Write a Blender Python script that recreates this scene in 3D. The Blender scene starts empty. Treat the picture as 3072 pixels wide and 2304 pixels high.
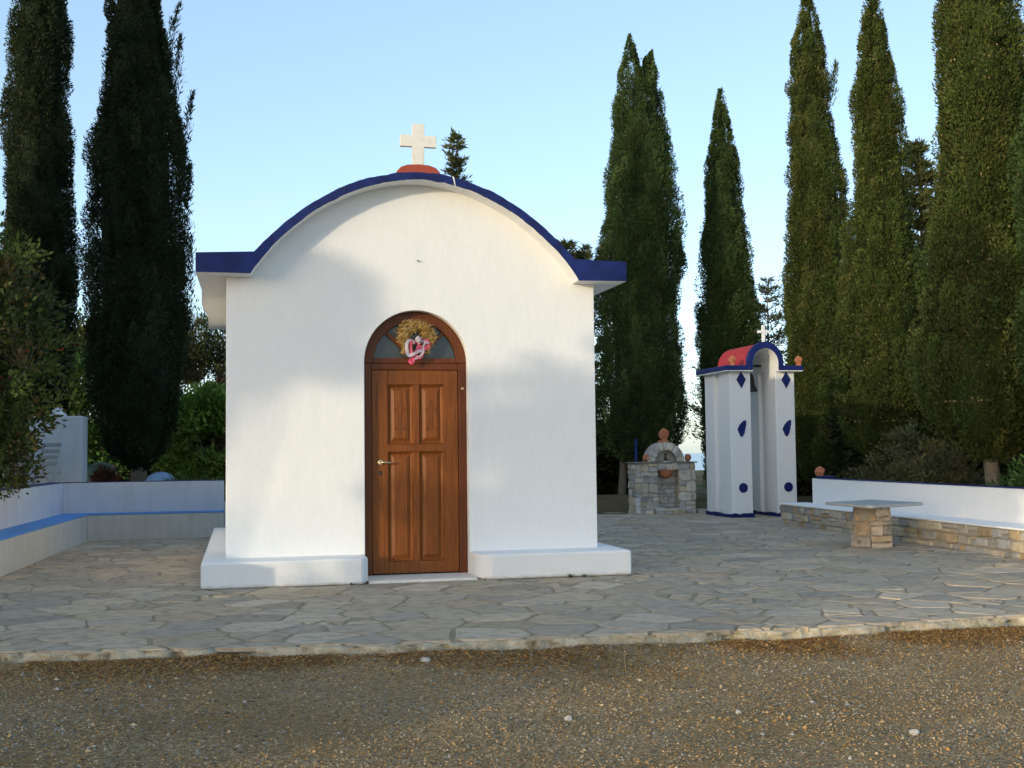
import bpy, bmesh, math, random
import numpy as np
from mathutils import Vector, Matrix

SC = bpy.context.scene
COL = SC.collection
R = math.radians

# ------------------------------------------------------------------ camera, sky, sun
cam_d = bpy.data.cameras.new('camera')
cam = bpy.data.objects.new('camera', cam_d)
COL.objects.link(cam)
cam_d.sensor_width = 36.0
cam_d.lens = 36.0 * 3600.0 / 3072.0
cam_d.clip_start = 0.05
cam_d.clip_end = 30000.0
yaw, pit, rol = R(12.753), R(3.203), R(-0.667)
fw = Vector((math.sin(yaw) * math.cos(pit), math.cos(yaw) * math.cos(pit), math.sin(pit)))
rt = Vector((math.cos(yaw), -math.sin(yaw), 0))
up = rt.cross(fw)
rt2 = rt * math.cos(rol) + up * math.sin(rol)
up2 = up * math.cos(rol) - rt * math.sin(rol)
cam.matrix_world = Matrix(((rt2.x, up2.x, -fw.x, -1.629), (rt2.y, up2.y, -fw.y, -11.289),
                           (rt2.z, up2.z, -fw.z, 1.178), (0, 0, 0, 1)))
SC.camera = cam

SUN_EL, SUN_SIDE = R(8.7), R(52)            # sun low, behind the camera on the left
to_sun = Vector((-math.sin(SUN_SIDE) * math.cos(SUN_EL), -math.cos(SUN_SIDE) * math.cos(SUN_EL), math.sin(SUN_EL)))
w = bpy.data.worlds.new('World')
SC.world = w
w.use_nodes = True
wn = w.node_tree
bg = wn.nodes['Background']
sky = wn.nodes.new('ShaderNodeTexSky')
sky.sky_type = 'NISHITA'
sky.sun_disc = False
sky.sun_elevation = SUN_EL
sky.sun_rotation = math.atan2(to_sun.x, to_sun.y)
sky.altitude = 0
sky.air_density = 0.65
sky.dust_density = 1.0
sky.ozone_density = 0.7
haze_mix = wn.nodes.new('ShaderNodeMix')                     # thin even evening haze over the blue of the sky
haze_mix.data_type = 'RGBA'
haze_mix.inputs['Factor'].default_value = 0.34
haze_mix.inputs['B'].default_value = (1.45, 2.15, 2.75, 1)
wn.links.new(sky.outputs[0], haze_mix.inputs['A'])
wn.links.new(haze_mix.outputs['Result'], bg.inputs[0])
bg.inputs[1].default_value = 0.15
sun_d = bpy.data.lights.new('sun', 'SUN')
sun_d.energy = 0.8
sun_d.angle = R(0.53)
sun_d.color = (1.0, 0.84, 0.56)
sun = bpy.data.objects.new('sun', sun_d)
COL.objects.link(sun)
sun.rotation_euler = to_sun.to_track_quat('Z', 'Y').to_euler()
SC.view_settings.view_transform = 'Standard'
SC.view_settings.look = 'None'
SC.view_settings.exposure = 1.38
SC.view_settings.gamma = 1.0
SC.cycles.max_bounces = 6
SC.cycles.transparent_max_bounces = 6

# ------------------------------------------------------------------ helpers: objects
def tag(o, label=None, cat=None, group=None, kind=None):
    if label: o['label'] = label
    if cat: o['category'] = cat
    if group: o['group'] = group
    if kind: o['kind'] = kind
    return o

def thing(name, loc, label, cat, group=None, rz=0.0):
    o = bpy.data.objects.new(name, None)
    o.location = loc
    o.rotation_euler = (0, 0, rz)
    o.empty_display_size = 0.2
    COL.objects.link(o)
    return tag(o, label, cat, group)

def link_mesh(name, me, mats, parent=None, local=False):
    for m in (mats if isinstance(mats, (list, tuple)) else [mats]):
        me.materials.append(m)
    o = bpy.data.objects.new(name, me)
    COL.objects.link(o)
    if parent is not None:
        o.parent = parent
        if not local:
            p, off = parent, Vector((0, 0, 0))
            while p is not None:
                off += Vector(p.location); p = p.parent
            o.location = -off
    return o

class MB:
    """collects shapes; build() links them as ONE mesh object"""
    def __init__(s):
        s.v, s.f, s.m, s.c, s.sm = [], [], [], [], []
    def add(s, vs, fs, mat=0, col=(1, 1, 1), smooth=False):
        b = len(s.v)
        s.v += [tuple(p) for p in vs]
        s.c += [tuple(col) + (1.0,)] * len(vs)
        for f in fs:
            s.f.append([b + i for i in f]); s.m.append(mat); s.sm.append(smooth)
    def box(s, x0, x1, y0, y1, z0, z1, mat=0, col=(1, 1, 1)):
        s.add([(x0, y0, z0), (x1, y0, z0), (x1, y1, z0), (x0, y1, z0), (x0, y0, z1), (x1, y0, z1), (x1, y1, z1), (x0, y1, z1)],
              [(3, 2, 1, 0), (4, 5, 6, 7), (0, 1, 5, 4), (1, 2, 6, 5), (2, 3, 7, 6), (3, 0, 4, 7)], mat, col)
    def prism(s, poly, a, b, axis='z', mat=0, col=(1, 1, 1), smooth=False):
        """extrude a 2D polygon: axis z: (x,y); axis y: (x,z)"""
        n = len(poly)
        P = (lambda p, t: (p[0], p[1], t)) if axis == 'z' else ((lambda p, t: (p[0], t, p[1])) if axis == 'y' else (lambda p, t: (t, p[0], p[1])))
        s.add([P(p, a) for p in poly] + [P(p, b) for p in poly],
              [tuple(range(n))[::-1], tuple(range(n, 2 * n))] + [(i, (i + 1) % n, n + (i + 1) % n, n + i) for i in range(n)], mat, col, smooth)
    def tube(s, path, rad, n=8, mat=0, col=(1, 1, 1), cap=True):
        path = [Vector(p) for p in path]
        if not isinstance(rad, (list, tuple)): rad = [rad] * len(path)
        vs, fs = [], []
        ref = None
        for i, p in enumerate(path):
            d = (path[min(i + 1, len(path) - 1)] - path[max(i - 1, 0)])
            d = d.normalized() if d.length > 1e-9 else Vector((0, 0, 1))
            if ref is None:
                ref = Vector((1, 0, 0)) if abs(d.x) < .8 else Vector((0, 1, 0))
            a = (ref - d * ref.dot(d)).normalized(); ref = a
            b = d.cross(a)
            for k in range(n):
                t = 2 * math.pi * k / n
                vs.append(p + (a * math.cos(t) + b * math.sin(t)) * rad[i])
        for i in range(len(path) - 1):
            for k in range(n):
                k2 = (k + 1) % n
                fs.append((i * n + k, i * n + k2, (i + 1) * n + k2, (i + 1) * n + k))
        if cap:
            fs.append(tuple(range(n))[::-1]); fs.append(tuple(range((len(path) - 1) * n, len(path) * n)))
        s.add(vs, fs, mat, col, True)
    def lathe(s, prof, c=(0, 0, 0), n=24, mat=0, col=(1, 1, 1), jit=0.0, rnd=None, sx=1.0, sy=1.0):
        vs, fs = [], []
        for (r, z) in prof:
            for k in range(n):
                t = 2 * math.pi * k / n
                rr = r * (1 + (rnd.uniform(-jit, jit) if rnd else 0))
                vs.append((c[0] + rr * math.cos(t) * sx, c[1] + rr * math.sin(t) * sy, c[2] + z))
        for i in range(len(prof) - 1):
            for k in range(n):
                k2 = (k + 1) % n
                fs.append((i * n + k, i * n + k2, (i + 1) * n + k2, (i + 1) * n + k))
        fs.append(tuple(range(n))[::-1]); fs.append(tuple(range((len(prof) - 1) * n, len(prof) * n)))
        s.add(vs, fs, mat, col, True)
    def build(s, name, mats, parent=None, bevel=0.0, seg=2, local=False, recalc=True):
        me = bpy.data.meshes.new(name)
        me.from_pydata(s.v, [], s.f)
        me.polygons.foreach_set('material_index', s.m)
        me.polygons.foreach_set('use_smooth', s.sm)
        ca = me.color_attributes.new('tone', 'FLOAT_COLOR', 'POINT')
        ca.data.foreach_set('color', np.array(s.c, dtype=np.float32).ravel())
        if recalc:
            bm = bmesh.new(); bm.from_mesh(me)
            bmesh.ops.recalc_face_normals(bm, faces=bm.faces)
            bm.to_mesh(me); bm.free()
        me.update()
        o = link_mesh(name, me, mats, parent, local)
        if bevel > 0:
            b = o.modifiers.new('bevel', 'BEVEL'); b.width = bevel; b.segments = seg; b.limit_method = 'ANGLE'; b.angle_limit = R(35)
        return o

def arrays_mesh(name, V, nper, C, mats, parent=None, local=True, matidx=None, extra=None):
    """V (N*nper,3) loose polygons of nper corners each; C (N,3) a tone per polygon; extra: another (V,nper,C) set"""
    sets = [(V, nper, C)] + (extra or [])
    tv = sum(len(a) for a, _, _ in sets)
    tl = tv
    tp = sum(len(a) // n for a, n, _ in sets)
    me = bpy.data.meshes.new(name)
    me.vertices.add(tv); me.loops.add(tl); me.polygons.add(tp)
    me.vertices.foreach_set('co', np.concatenate([a for a, _, _ in sets]).astype(np.float32).ravel())
    me.loops.foreach_set('vertex_index', np.arange(tl, dtype=np.int32))
    st = []; off = 0
    for a, n, _ in sets:
        k = len(a) // n
        st.append(off + np.arange(k) * n); off += k * n
    me.polygons.foreach_set('loop_start', np.concatenate(st).astype(np.int32))
    cc = np.concatenate([np.repeat(c, n, axis=0) for a, n, c in sets])
    cc = np.concatenate([cc, np.ones((len(cc), 1))], axis=1).astype(np.float32)
    me.update(calc_edges=True)
    ca = me.color_attributes.new('tone', 'FLOAT_COLOR', 'POINT')
    ca.data.foreach_set('color', cc.ravel())
    me.validate()
    return link_mesh(name, me, mats, parent, local)

def copy_tree(o, parent=None):
    c = o.copy(); COL.objects.link(c)
    c.parent = parent
    for ch in o.children:
        copy_tree(ch, c)
    return c

# ------------------------------------------------------------------ helpers: materials
class MT:
    def __init__(s, name, rough=0.8, spec=0.3):
        s.m = bpy.data.materials.new(name); s.m.use_nodes = True
        s.n = s.m.node_tree.nodes; s.l = s.m.node_tree.links
        s.b = s.n['Principled BSDF']
        s.b.inputs['Roughness'].default_value = rough
        s.b.inputs['Specular IOR Level'].default_value = spec
        s.tc = s.n.new('ShaderNodeTexCoord')
    def co(s, sc=(1, 1, 1), rot=(0, 0, 0)):
        mp = s.n.new('ShaderNodeMapping')
        mp.inputs['Scale'].default_value = sc
        mp.inputs['Rotation'].default_value = rot
        s.l.new(s.tc.outputs['Object'], mp.inputs[0])
        return mp.outputs[0]
    def noise(s, scale, det=4, rough=.55, sc=(1, 1, 1), dist=0.0):
        t = s.n.new('ShaderNodeTexNoise')
        s.l.new(s.co(sc), t.inputs['Vector'])
        t.inputs['Scale'].default_value = scale; t.inputs['Detail'].default_value = det
        t.inputs['Roughness'].default_value = rough; t.inputs['Distortion'].default_value = dist
        return t.outputs['Fac']
    def voro(s, scale, feat='F1', out='Distance', sc=(1, 1, 1)):
        t = s.n.new('ShaderNodeTexVoronoi'); t.feature = feat
        s.l.new(s.co(sc), t.inputs['Vector']); t.inputs['Scale'].default_value = scale
        return t.outputs[out]
    def ramp(s, fac, stops):
        r = s.n.new('ShaderNodeValToRGB'); s.l.new(fac, r.inputs[0])
        e = r.color_ramp.elements
        while len(e) < len(stops): e.new(.5)
        for q, (p, c) in zip(e, stops):
            q.position = p; q.color = (c, c, c, 1) if isinstance(c, (int, float)) else (*c, 1)
        return r.outputs[0]
    def mix(s, fac, a, b, mode='MIX'):
        x = s.n.new('ShaderNodeMix'); x.data_type = 'RGBA'; x.blend_type = mode
        for sock, v in ((x.inputs['Factor'], fac), (x.inputs['A'], a), (x.inputs['B'], b)):
            if hasattr(v, 'links'): s.l.new(v, sock)
            elif isinstance(v, (int, float)): sock.default_value = v
            else: sock.default_value = (*v, 1)
        return x.outputs['Result']
    def tone(s):
        a = s.n.new('ShaderNodeAttribute'); a.attribute_name = 'tone'
        return a.outputs['Color']
    def math(s, op, a, b=0.0):
        x = s.n.new('ShaderNodeMath'); x.operation = op
        for sock, v in ((x.inputs[0], a), (x.inputs[1], b)):
            if hasattr(v, 'links'): s.l.new(v, sock)
            else: sock.default_value = v
        return x.outputs[0]
    def axis(s, i):
        x = s.n.new('ShaderNodeSeparateXYZ'); s.l.new(s.tc.outputs['Object'], x.inputs[0]); return x.outputs[i]
    def bump(s, hs):
        prev = None
        for h, d, st in hs:
            b = s.n.new('ShaderNodeBump'); b.inputs['Distance'].default_value = d; b.inputs['Strength'].default_value = st
            s.l.new(h, b.inputs['Height'])
            if prev is not None: s.l.new(prev, b.inputs['Normal'])
            prev = b.outputs[0]
        s.l.new(prev, s.b.inputs['Normal']); return s
    def col(s, c):
        if hasattr(c, 'links'): s.l.new(c, s.b.inputs['Base Color'])
        else: s.b.inputs['Base Color'].default_value = (*c, 1)
        return s
    def rough(s, c):
        s.l.new(c, s.b.inputs['Roughness']); return s

def plaster(name, a, b, grime=None, bump=1.0):
    t = MT(name, .85, .15)
    c = t.mix(t.ramp(t.noise(2.2, 5), [(.3, 0), (.7, 1)]), a, b)
    if grime:
        streak = t.ramp(t.noise(3.0, 5, sc=(3, 3, .35)), [(.45, 0), (.75, 1)])
        c = t.mix(t.math('MULTIPLY', streak, .55), c, grime)
    t.col(c)
    t.bump([(t.noise(1.3, 2), .06, .30 * bump), (t.noise(5, 4, sc=(1.5, 1.5, .6), dist=.6), .014, .35 * bump), (t.noise(22, 5, .65, sc=(1.8, 1.8, .6)), .004, .55 * bump), (t.noise(95, 3), .0015, .4 * bump)])
    return t.m

def limewash(name, foot=0.0):
    t = MT(name, .85, .12)
    brush = t.noise(7, 5, .65, sc=(2.2, 2.2, .5), dist=1.2)
    c = t.mix(t.ramp(brush, [(.35, 0), (.7, 1)]), (.84, .84, .835), (.805, .805, .795))
    c = t.mix(t.math('MULTIPLY', t.ramp(t.noise(1.6, 4), [(.45, 0), (.7, 1)]), .5), c, (.79, .795, .80))
    c = t.mix(t.math('MULTIPLY', t.ramp(t.noise(55, 3, .6), [(.70, 0), (.78, 1)]), .35), c, (.52, .50, .46))
    if foot:
        h = t.math('MULTIPLY', t.noise(9, 6, .7), foot)
        lowm = t.math('LESS_THAN', t.axis(2), 0.0)
        d = t.math('SUBTRACT', h, t.axis(2))
        c = t.mix(t.math('MULTIPLY', t.ramp(d, [(.0, 0), (.05, 1)]), .75), c, (.42, .37, .29))
    t.col(c)
    crack = t.math('MULTIPLY', t.ramp(t.voro(1.3, 'DISTANCE_TO_EDGE'), [(.0, 1), (.006, 0)]), t.ramp(t.noise(1.1, 3), [(.56, 0), (.60, 1)]))
    t.bump([(t.noise(1.3, 2), .06, .30), (t.noise(5, 4, sc=(1.3, 1.3, .9), dist=1.0), .014, .30), (t.noise(24, 5, .65, sc=(1.3, 1.3, .9)), .004, .40), (t.noise(95, 3), .0015, .4), (crack, .004, -.6)])
    return t.m

def paint(name, a, b, chips=None, rough=.6):
    t = MT(name, rough, .3)
    c = t.mix(t.ramp(t.noise(7, 6), [(.35, 0), (.7, 1)]), a, b)
    if chips:
        c = t.mix(t.ramp(t.noise(26, 6, .65), [(.685, 0), (.70, 1)]), c, chips)
    t.col(c)
    t.bump([(t.noise(14, 4), .01, .5), (t.noise(80, 3), .002, .5)])
    return t.m

WHITE = limewash('white_limewash')
WHITEFOOT = limewash('white_limewash_splashed_foot', .075)
WHITE2 = plaster('weathered_white_paint', (.70, .72, .75), (.65, .67, .70), (.55, .55, .54))
BENCHW = plaster('grimy_white_paint', (.60, .60, .58), (.54, .54, .52), (.42, .41, .38))
NAVY = paint('navy_paint', (.004, .010, .075), (.010, .026, .165), (.45, .47, .52))
NAVY2 = paint('navy_paint_plain', (.004, .012, .10), (.008, .02, .15))
SKYBLUE = paint('sky_blue_paint', (.09, .27, .66), (.12, .33, .72))
RED = paint('red_roof_paint', (.33, .032, .026), (.40, .05, .036), (.18, .02, .015))
REDSOFT = paint('terracotta_red_paint', (.33, .060, .034), (.38, .075, .042), (.12, .02, .015))
TERRA = paint('terracotta', (.42, .15, .07), (.50, .20, .10))
MARBLE_T = MT('white_marble', .5, .4)
MARBLE_T.col(MARBLE_T.mix(MARBLE_T.ramp(MARBLE_T.noise(5, 6, .6, dist=1.5), [(.5, 0), (.72, 1)]), (.78, .75, .68), (.66, .62, .54)))
MARBLE = MARBLE_T.m

def wood(name, a, b, c):
    t = MT(name, .48, .22)
    g = t.noise(9, 6, .6, sc=(7, 7, .35), dist=.8)
    g2 = t.noise(60, 3, .6, sc=(3, 3, .08))
    k = t.mix(t.ramp(g, [(.32, 0), (.68, 1)]), a, b)
    k = t.mix(t.math('MULTIPLY', t.ramp(g2, [(.5, 0), (.75, 1)]), .5), k, c)
    t.col(k)
    t.b.inputs['Coat Weight'].default_value = .12; t.b.inputs['Coat Roughness'].default_value = .3
    t.bump([(g2, .001, .4)])
    return t.m
DOORWOOD = wood('varnished_wood', (.15, .040, .006), (.27, .082, .012), (.085, .020, .004))
FRAMEWOOD = wood('varnished_frame_wood', (.10, .026, .006), (.165, .045, .010), (.06, .015, .004))
GROOVE_SHADE = MT('groove_shade', .7).col((.07, .02, .008)).m  # dark colour of raised strips, in place of the shade in cut grooves
BRASS = MT('brass', .35); BRASS.b.inputs['Metallic'].default_value = .9; BRASS = BRASS.col((.62, .52, .30)).m
GLASS = MT('dark_window_glass', .25, .5); GLASS.col(GLASS.mix(GLASS.noise(3, 3), (.035, .045, .05), (.07, .085, .09))); GLASS = GLASS.m
IRON = MT('dark_bronze', .5); IRON.b.inputs['Metallic'].default_value = .6; IRON = IRON.col((.05, .05, .05)).m

def stone_mat(name, jit=.35, fine=40):
    t = MT(name, .8, .25)
    n1 = t.noise(9, 6, .6); n2 = t.noise(fine, 4, .6)
    k = t.mix(t.ramp(n1, [(.3, .62), (.7, 1.25)]), (0, 0, 0), (1, 1, 1))
    c = t.mix(1.0, t.tone(), k, 'MULTIPLY')
    c = t.mix(t.math('MULTIPLY', t.ramp(n2, [(.45, 0), (.72, 1)]), jit * .7), c, (.22, .20, .17))
    t.col(c)
    t.bump([(n1, .012, .5), (n2, .004, .6)])
    return t.m
STONE = stone_mat('field_stone')
PAVER = stone_mat('flagstone', .25, 22)
MORTAR = MT('lime_mortar', .95, .1)
MORTAR.col(MORTAR.mix(MORTAR.noise(14, 5), (.42, .38, .31), (.30, .27, .225))); MORTAR.bump([(MORTAR.noise(40, 4), .006, .7)]); MORTAR = MORTAR.m
JOINT = MT('dusty_joint', .95, .1)
JOINT.col(JOINT.mix(JOINT.ramp(JOINT.noise(5, 5), [(.35, 0), (.65, 1)]), (.27, .22, .15), (.36, .30, .21))); JOINT.bump([(JOINT.noise(60, 4), .006, .6)]); JOINT = JOINT.m
CONC = MT('rough_concrete', .92, .15)
k = CONC.mix(CONC.ramp(CONC.noise(11, 6, .65), [(.32, 0), (.68, 1)]), (.30, .26, .18), (.55, .49, .38))
k = CONC.mix(CONC.ramp(CONC.noise(4.5, 6, .7), [(.54, 0), (.66, 1)]), k, (.15, .13, .07))
CONC.col(k); CONC.bump([(CONC.noise(22, 5), .02, .8), (CONC.noise(90, 3), .004, .6)]); CONC = CONC.m

def leaf_mat(name, trans=.25, rough=.6):
    t = MT(name, rough, .25)
    c = t.tone()
    t.col(c)
    t.b.inputs['Specular IOR Level'].default_value = .2
    tr = t.n.new('ShaderNodeBsdfTranslucent'); t.l.new(c, tr.inputs[0])
    mx = t.n.new('ShaderNodeMixShader'); mx.inputs[0].default_value = trans
    t.l.new(t.b.outputs[0], mx.inputs[1]); t.l.new(tr.outputs[0], mx.inputs[2])
    t.l.new(mx.outputs[0], t.n['Material Output'].inputs[0])
    return t.m
LEAF = leaf_mat('leaf')
NEEDLE = leaf_mat('cypress_spray', .15, .75)
PEBBLE = MT('pebble', .9, .2); PEBBLE = PEBBLE.col(PEBBLE.tone()).m
STRAW = leaf_mat('straw', .2, .8)
BARK = MT('bark', .95, .1)
BARK.col(BARK.mix(BARK.noise(6, 6, .6, sc=(4, 4, .7)), (.10, .075, .055), (.26, .215, .165))); BARK.bump([(BARK.noise(9, 5, sc=(5, 5, .6)), .03, .8)]); BARK = BARK.m

# ------------------------------------------------------------------ ground, road, water
def sstep(a, b, x):
    t = np.clip((x - a) / (b - a), 0, 1); return t * t * (3 - 2 * t)

def vnoise(x, y, seed=0):
    """smooth value noise on arrays"""
    def h(i, j):
        n = (i.astype(np.int64) * 374761393 + j.astype(np.int64) * 668265263 + seed * 1442695041) & 0x7fffffff
        n = ((n ^ (n >> 13)) * 1274126177) & 0x7fffffff
        return ((n ^ (n >> 16)) & 0xffff) / 65535.0
    xi, yi = np.floor(x), np.floor(y); fx, fy = x - xi, y - yi
    fx = fx * fx * (3 - 2 * fx); fy = fy * fy * (3 - 2 * fy)
    return (h(xi, yi) * (1 - fx) + h(xi + 1, yi) * fx) * (1 - fy) + (h(xi, yi + 1) * (1 - fx) + h(xi + 1, yi + 1) * fx) * fy

def grid_mesh(name, xs, ys, zf, mat, kind='structure'):
    X, Y = np.meshgrid(xs, ys)
    Z = zf(X, Y)
    nx, ny = len(xs), len(ys)
    V = np.stack([X, Y, Z], -1).reshape(-1, 3)
    i = np.arange(ny - 1)[:, None] * nx + np.arange(nx - 1)[None]
    F = np.stack([i, i + 1, i + nx + 1, i + nx], -1).reshape(-1, 4)
    me = bpy.data.meshes.new(name)
    me.vertices.add(len(V)); me.loops.add(F.size); me.polygons.add(len(F))
    me.vertices.foreach_set('co', V.astype(np.float32).ravel())
    me.loops.foreach_set('vertex_index', F.astype(np.int32).ravel())
    me.polygons.foreach_set('loop_start', (np.arange(len(F)) * 4).astype(np.int32))
    me.update(calc_edges=True)
    me.polygons.foreach_set('use_smooth', np.ones(len(F), dtype=bool))
    o = link_mesh(name, me, mat)
    return tag(o, kind=kind)

def ground_h(x, y):
    z = -0.02 + .05 * (vnoise(x * .6, y * .6, 3) - .5)
    z = z - .20 * (1 - sstep(9.0, 9.8, y)) * sstep(-5.4, -4.6, x) * (1 - sstep(6.8, 7.6, x)) 
    z = np.where(y < -3.2, -.30, z)
    z = z + .28 * sstep(10.6, 11.6, y) * (1 - sstep(12.6, 15, y)) * sstep(3.0, 4.2, x) * (1 - sstep(6.6, 7.6, x))  # earth bank
    z = z + .47 * np.maximum(1 - sstep(-4.9, -4.55, x), sstep(7.0, 7.5, y) * (1 - sstep(-.4, .4, x))) * sstep(-2.5, -1.0, y) * (1 - sstep(30, 45, y))
    d = np.sqrt(np.maximum(y - 50, 0) ** 2 + np.maximum(np.abs(x) - 60, 0) ** 2 * .3)
    z = z - 34 * sstep(0, 230, d) + sstep(4, 60, d) * 1.5 * (vnoise(x * .05, y * .05, 9) - .5)
    return z
gx = np.unique(np.concatenate([np.arange(-40, 41, .8), np.arange(-6, 16, .4), np.linspace(-700, 700, 60)]))
gy = np.unique(np.concatenate([np.arange(-40, 61, .8), np.arange(-6, 18, .4), np.linspace(-700, 900, 60)]))
DIRT = MT('dry_earth', .95, .1)
k = DIRT.mix(DIRT.ramp(DIRT.noise(1.3, 6, .6), [(.35, 0), (.6, 1)]), (.17, .11, .06), (.10, .085, .04))
k = DIRT.mix(DIRT.ramp(DIRT.noise(.5, 4), [(.5, 0), (.62, 1)]), k, (.06, .075, .025))
DIRT.col(k); DIRT.bump([(DIRT.noise(9, 6, .65), .08, .8)])
grid_mesh('ground', gx, gy, ground_h, DIRT.m)

EDGE = [(-8, -2.75), (-5, -3.12), (-3.05, -3.43), (-1.88, -3.64), (-.77, -3.80), (.0, -3.82), (.77, -3.88), (1.87, -3.93), (2.6, -3.92), (3.7, -3.85), (6, -3.62), (12, -2.9)]
def edge_y(x):
    return np.interp(x, [p[0] for p in EDGE], [p[1] for p in EDGE])

def road_h(x, y):
    e = edge_y(x)
    z = -.075 - .045 * sstep(0.0, 1.6, e - y)
    z = z + .030 * (vnoise(x * 1.1, y * 1.1, 21) - .5) + .018 * (vnoise(x * 4, y * 4, 22) - .5) + .008 * (vnoise(x * 13, y * 13, 23) - .5)
    return z + .03 * np.exp(-((y - e + .12) / .10) ** 2) * vnoise(x * 2.3, y * 0 + 3, 31)   # dirt heaped against the kerb
GRAVEL = MT('gravel_earth', .95, .12)
k = GRAVEL.mix(GRAVEL.ramp(GRAVEL.noise(1.1, 6, .6), [(.38, 0), (.62, 1)]), (.44, .305, .14), (.56, .42, .25))
k = GRAVEL.mix(GRAVEL.ramp(GRAVEL.noise(42, 5, .7), [(.42, 0), (.60, 1)]), (.24, .165, .085), k)
k = GRAVEL.mix(GRAVEL.ramp(GRAVEL.voro(75), [(.10, 1), (.22, 0)]), k, (.27, .235, .18))
GRAVEL.col(k)
GRAVEL.bump([(GRAVEL.noise(26, 6, .7), .03, 1.0), (GRAVEL.voro(60), .012, .8)])
rx = np.unique(np.concatenate([np.linspace(-26, 26, 60), np.arange(-5, 6, .045)]))
ry = np.unique(np.concatenate([np.linspace(-40, -7.5, 40), np.arange(-7.5, -3.0, .045)]))
def road_z(x, y):
    z = road_h(x, y)
    return np.where(y > edge_y(x) + .08, -.35, z)
grid_mesh('gravel_road', rx, ry, road_z, GRAVEL.m)

SEA = MT('sea_water', .25, .5).col((.045, .11, .22)); SEA.bump([(SEA.noise(.02, 5), 1.5, .5)])
mb = MB()
n = 48
mb.add([(0, 300, -30)] + [(9000 * math.cos(2 * math.pi * i / n), 9000 * math.sin(2 * math.pi * i / n) + 300, -30) for i in range(n)],
       [(0, 1 + i, 1 + (i + 1) % n) for i in range(n)])
tag(mb.build('water', SEA.m), kind='structure')

# ------------------------------------------------------------------ flagstone terrace
rnd = random.Random(5)
def clip(poly, nx, ny, d):
    """keep nx*x+ny*y <= d"""
    out = []
    for i in range(len(poly)):
        a, b = poly[i], poly[(i + 1) % len(poly)]
        da, db = nx * a[0] + ny * a[1] - d, nx * b[0] + ny * b[1] - d
        if da <= 0: out.append(a)
        if da * db < 0:
            t = da / (da - db); out.append((a[0] + (b[0] - a[0]) * t, a[1] + (b[1] - a[1]) * t))
    return out
def area_c(p):
    a = cx = cy = 0
    for i in range(len(p)):
        x0, y0 = p[i]; x1, y1 = p[(i + 1) % len(p)]
        k = x0 * y1 - x1 * y0; a += k; cx += (x0 + x1) * k; cy += (y0 + y1) * k
    a *= .5
    return abs(a), (cx / (6 * a) if a else 0), (cy / (6 * a) if a else 0)
def shatter(poly, amin, amax, out):
    a, cx, cy = area_c(poly)
    if a < amin * (1 + rnd.random() ** 2 * (amax / amin - 1)):
        out.append(poly); return
    best = max(((poly[i], poly[j]) for i in range(len(poly)) for j in range(i)), key=lambda q: (q[0][0] - q[1][0]) ** 2 + (q[0][1] - q[1][1]) ** 2)
    ang = math.atan2(best[1][1] - best[0][1], best[1][0] - best[0][0]) + rnd.gauss(0, .42)
    nx, ny = math.cos(ang), math.sin(ang)
    sp = math.sqrt(a) * .16
    d = nx * (cx + rnd.gauss(0, sp)) + ny * (cy + rnd.gauss(0, sp))
    for q in (clip(poly, nx, ny, d), clip(poly, -nx, -ny, -d)):
        if len(q) >= 3 and area_c(q)[0] > .004: shatter(q, amin, amax, out)
def inset(poly, d):
    a, cx, cy = area_c(poly)
    s = 0
    for i in range(len(poly)):
        s += poly[i][0] * poly[(i + 1) % len(poly)][1] - poly[(i + 1) % len(poly)][0] * poly[i][1]
    if s < 0: poly = poly[::-1]
    q = poly
    for i in range(len(poly)):
        p0, p1 = poly[i], poly[(i + 1) % len(poly)]
        ex, ey = p1[0] - p0[0], p1[1] - p0[1]; l = math.hypot(ex, ey)
        if l < 1e-6: continue
        nx, ny = ey / l, -ex / l
        q = clip(q, nx, ny, nx * p0[0] + ny * p0[1] - d * rnd.uniform(.5, 1.6))
        if len(q) < 3: return []
    return q
def roughen(poly, amp=.018):
    """split the edges and nudge the points so that no side is ruler straight"""
    out = []
    for i in range(len(poly)):
        a, b = poly[i], poly[(i + 1) % len(poly)]
        l = math.hypot(b[0] - a[0], b[1] - a[1])
        n = max(1, int(l / .13))
        for k in range(n):
            t = k / n
            x, y = a[0] + (b[0] - a[0]) * t, a[1] + (b[1] - a[1]) * t
            if k == 0 and l > .12:                              # a broken corner
                x2, y2 = a[0] + (b[0] - a[0]) * .14, a[1] + (b[1] - a[1]) * .14
                z = poly[i - 1]; lz = math.hypot(z[0] - a[0], z[1] - a[1])
                x1, y1 = a[0] + (z[0] - a[0]) * min(.14, .02 / max(lz, 1e-6) * 1.5), a[1] + (z[1] - a[1]) * min(.14, .03 / max(lz, 1e-6))
                out.append((x1, y1)); out.append((a[0] + (b[0] - a[0]) * min(.14, .03 / l), a[1] + (b[1] - a[1]) * min(.14, .03 / l)))
            else:
                out.append((x + rnd.uniform(-amp, amp) * .6, y + rnd.uniform(-amp, amp) * .6))
    return out
stones = []
seeds = []
cell = {}
while len(seeds) < 60000:
    p = (rnd.uniform(-5.0, 8.0), rnd.uniform(-4.7, 10.6))
    dmin = .20 + .34 * float(vnoise(np.array([p[0] * .9]), np.array([p[1] * .9]), 91)[0]) * rnd.random() ** .5 + .05
    gi, gj = int(p[0] // .6), int(p[1] // .6)
    near = [q for a_ in (-1, 0, 1) for b_ in (-1, 0, 1) for q in cell.get((gi + a_, gj + b_), ())]
    if all((q[0] - p[0]) ** 2 + (q[1] - p[1]) ** 2 > dmin * dmin for q in near):
        cell.setdefault((gi, gj), []).append(p); seeds.append(p); miss = 0
    else:
        miss += 1
        if miss > 700: break
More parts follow.
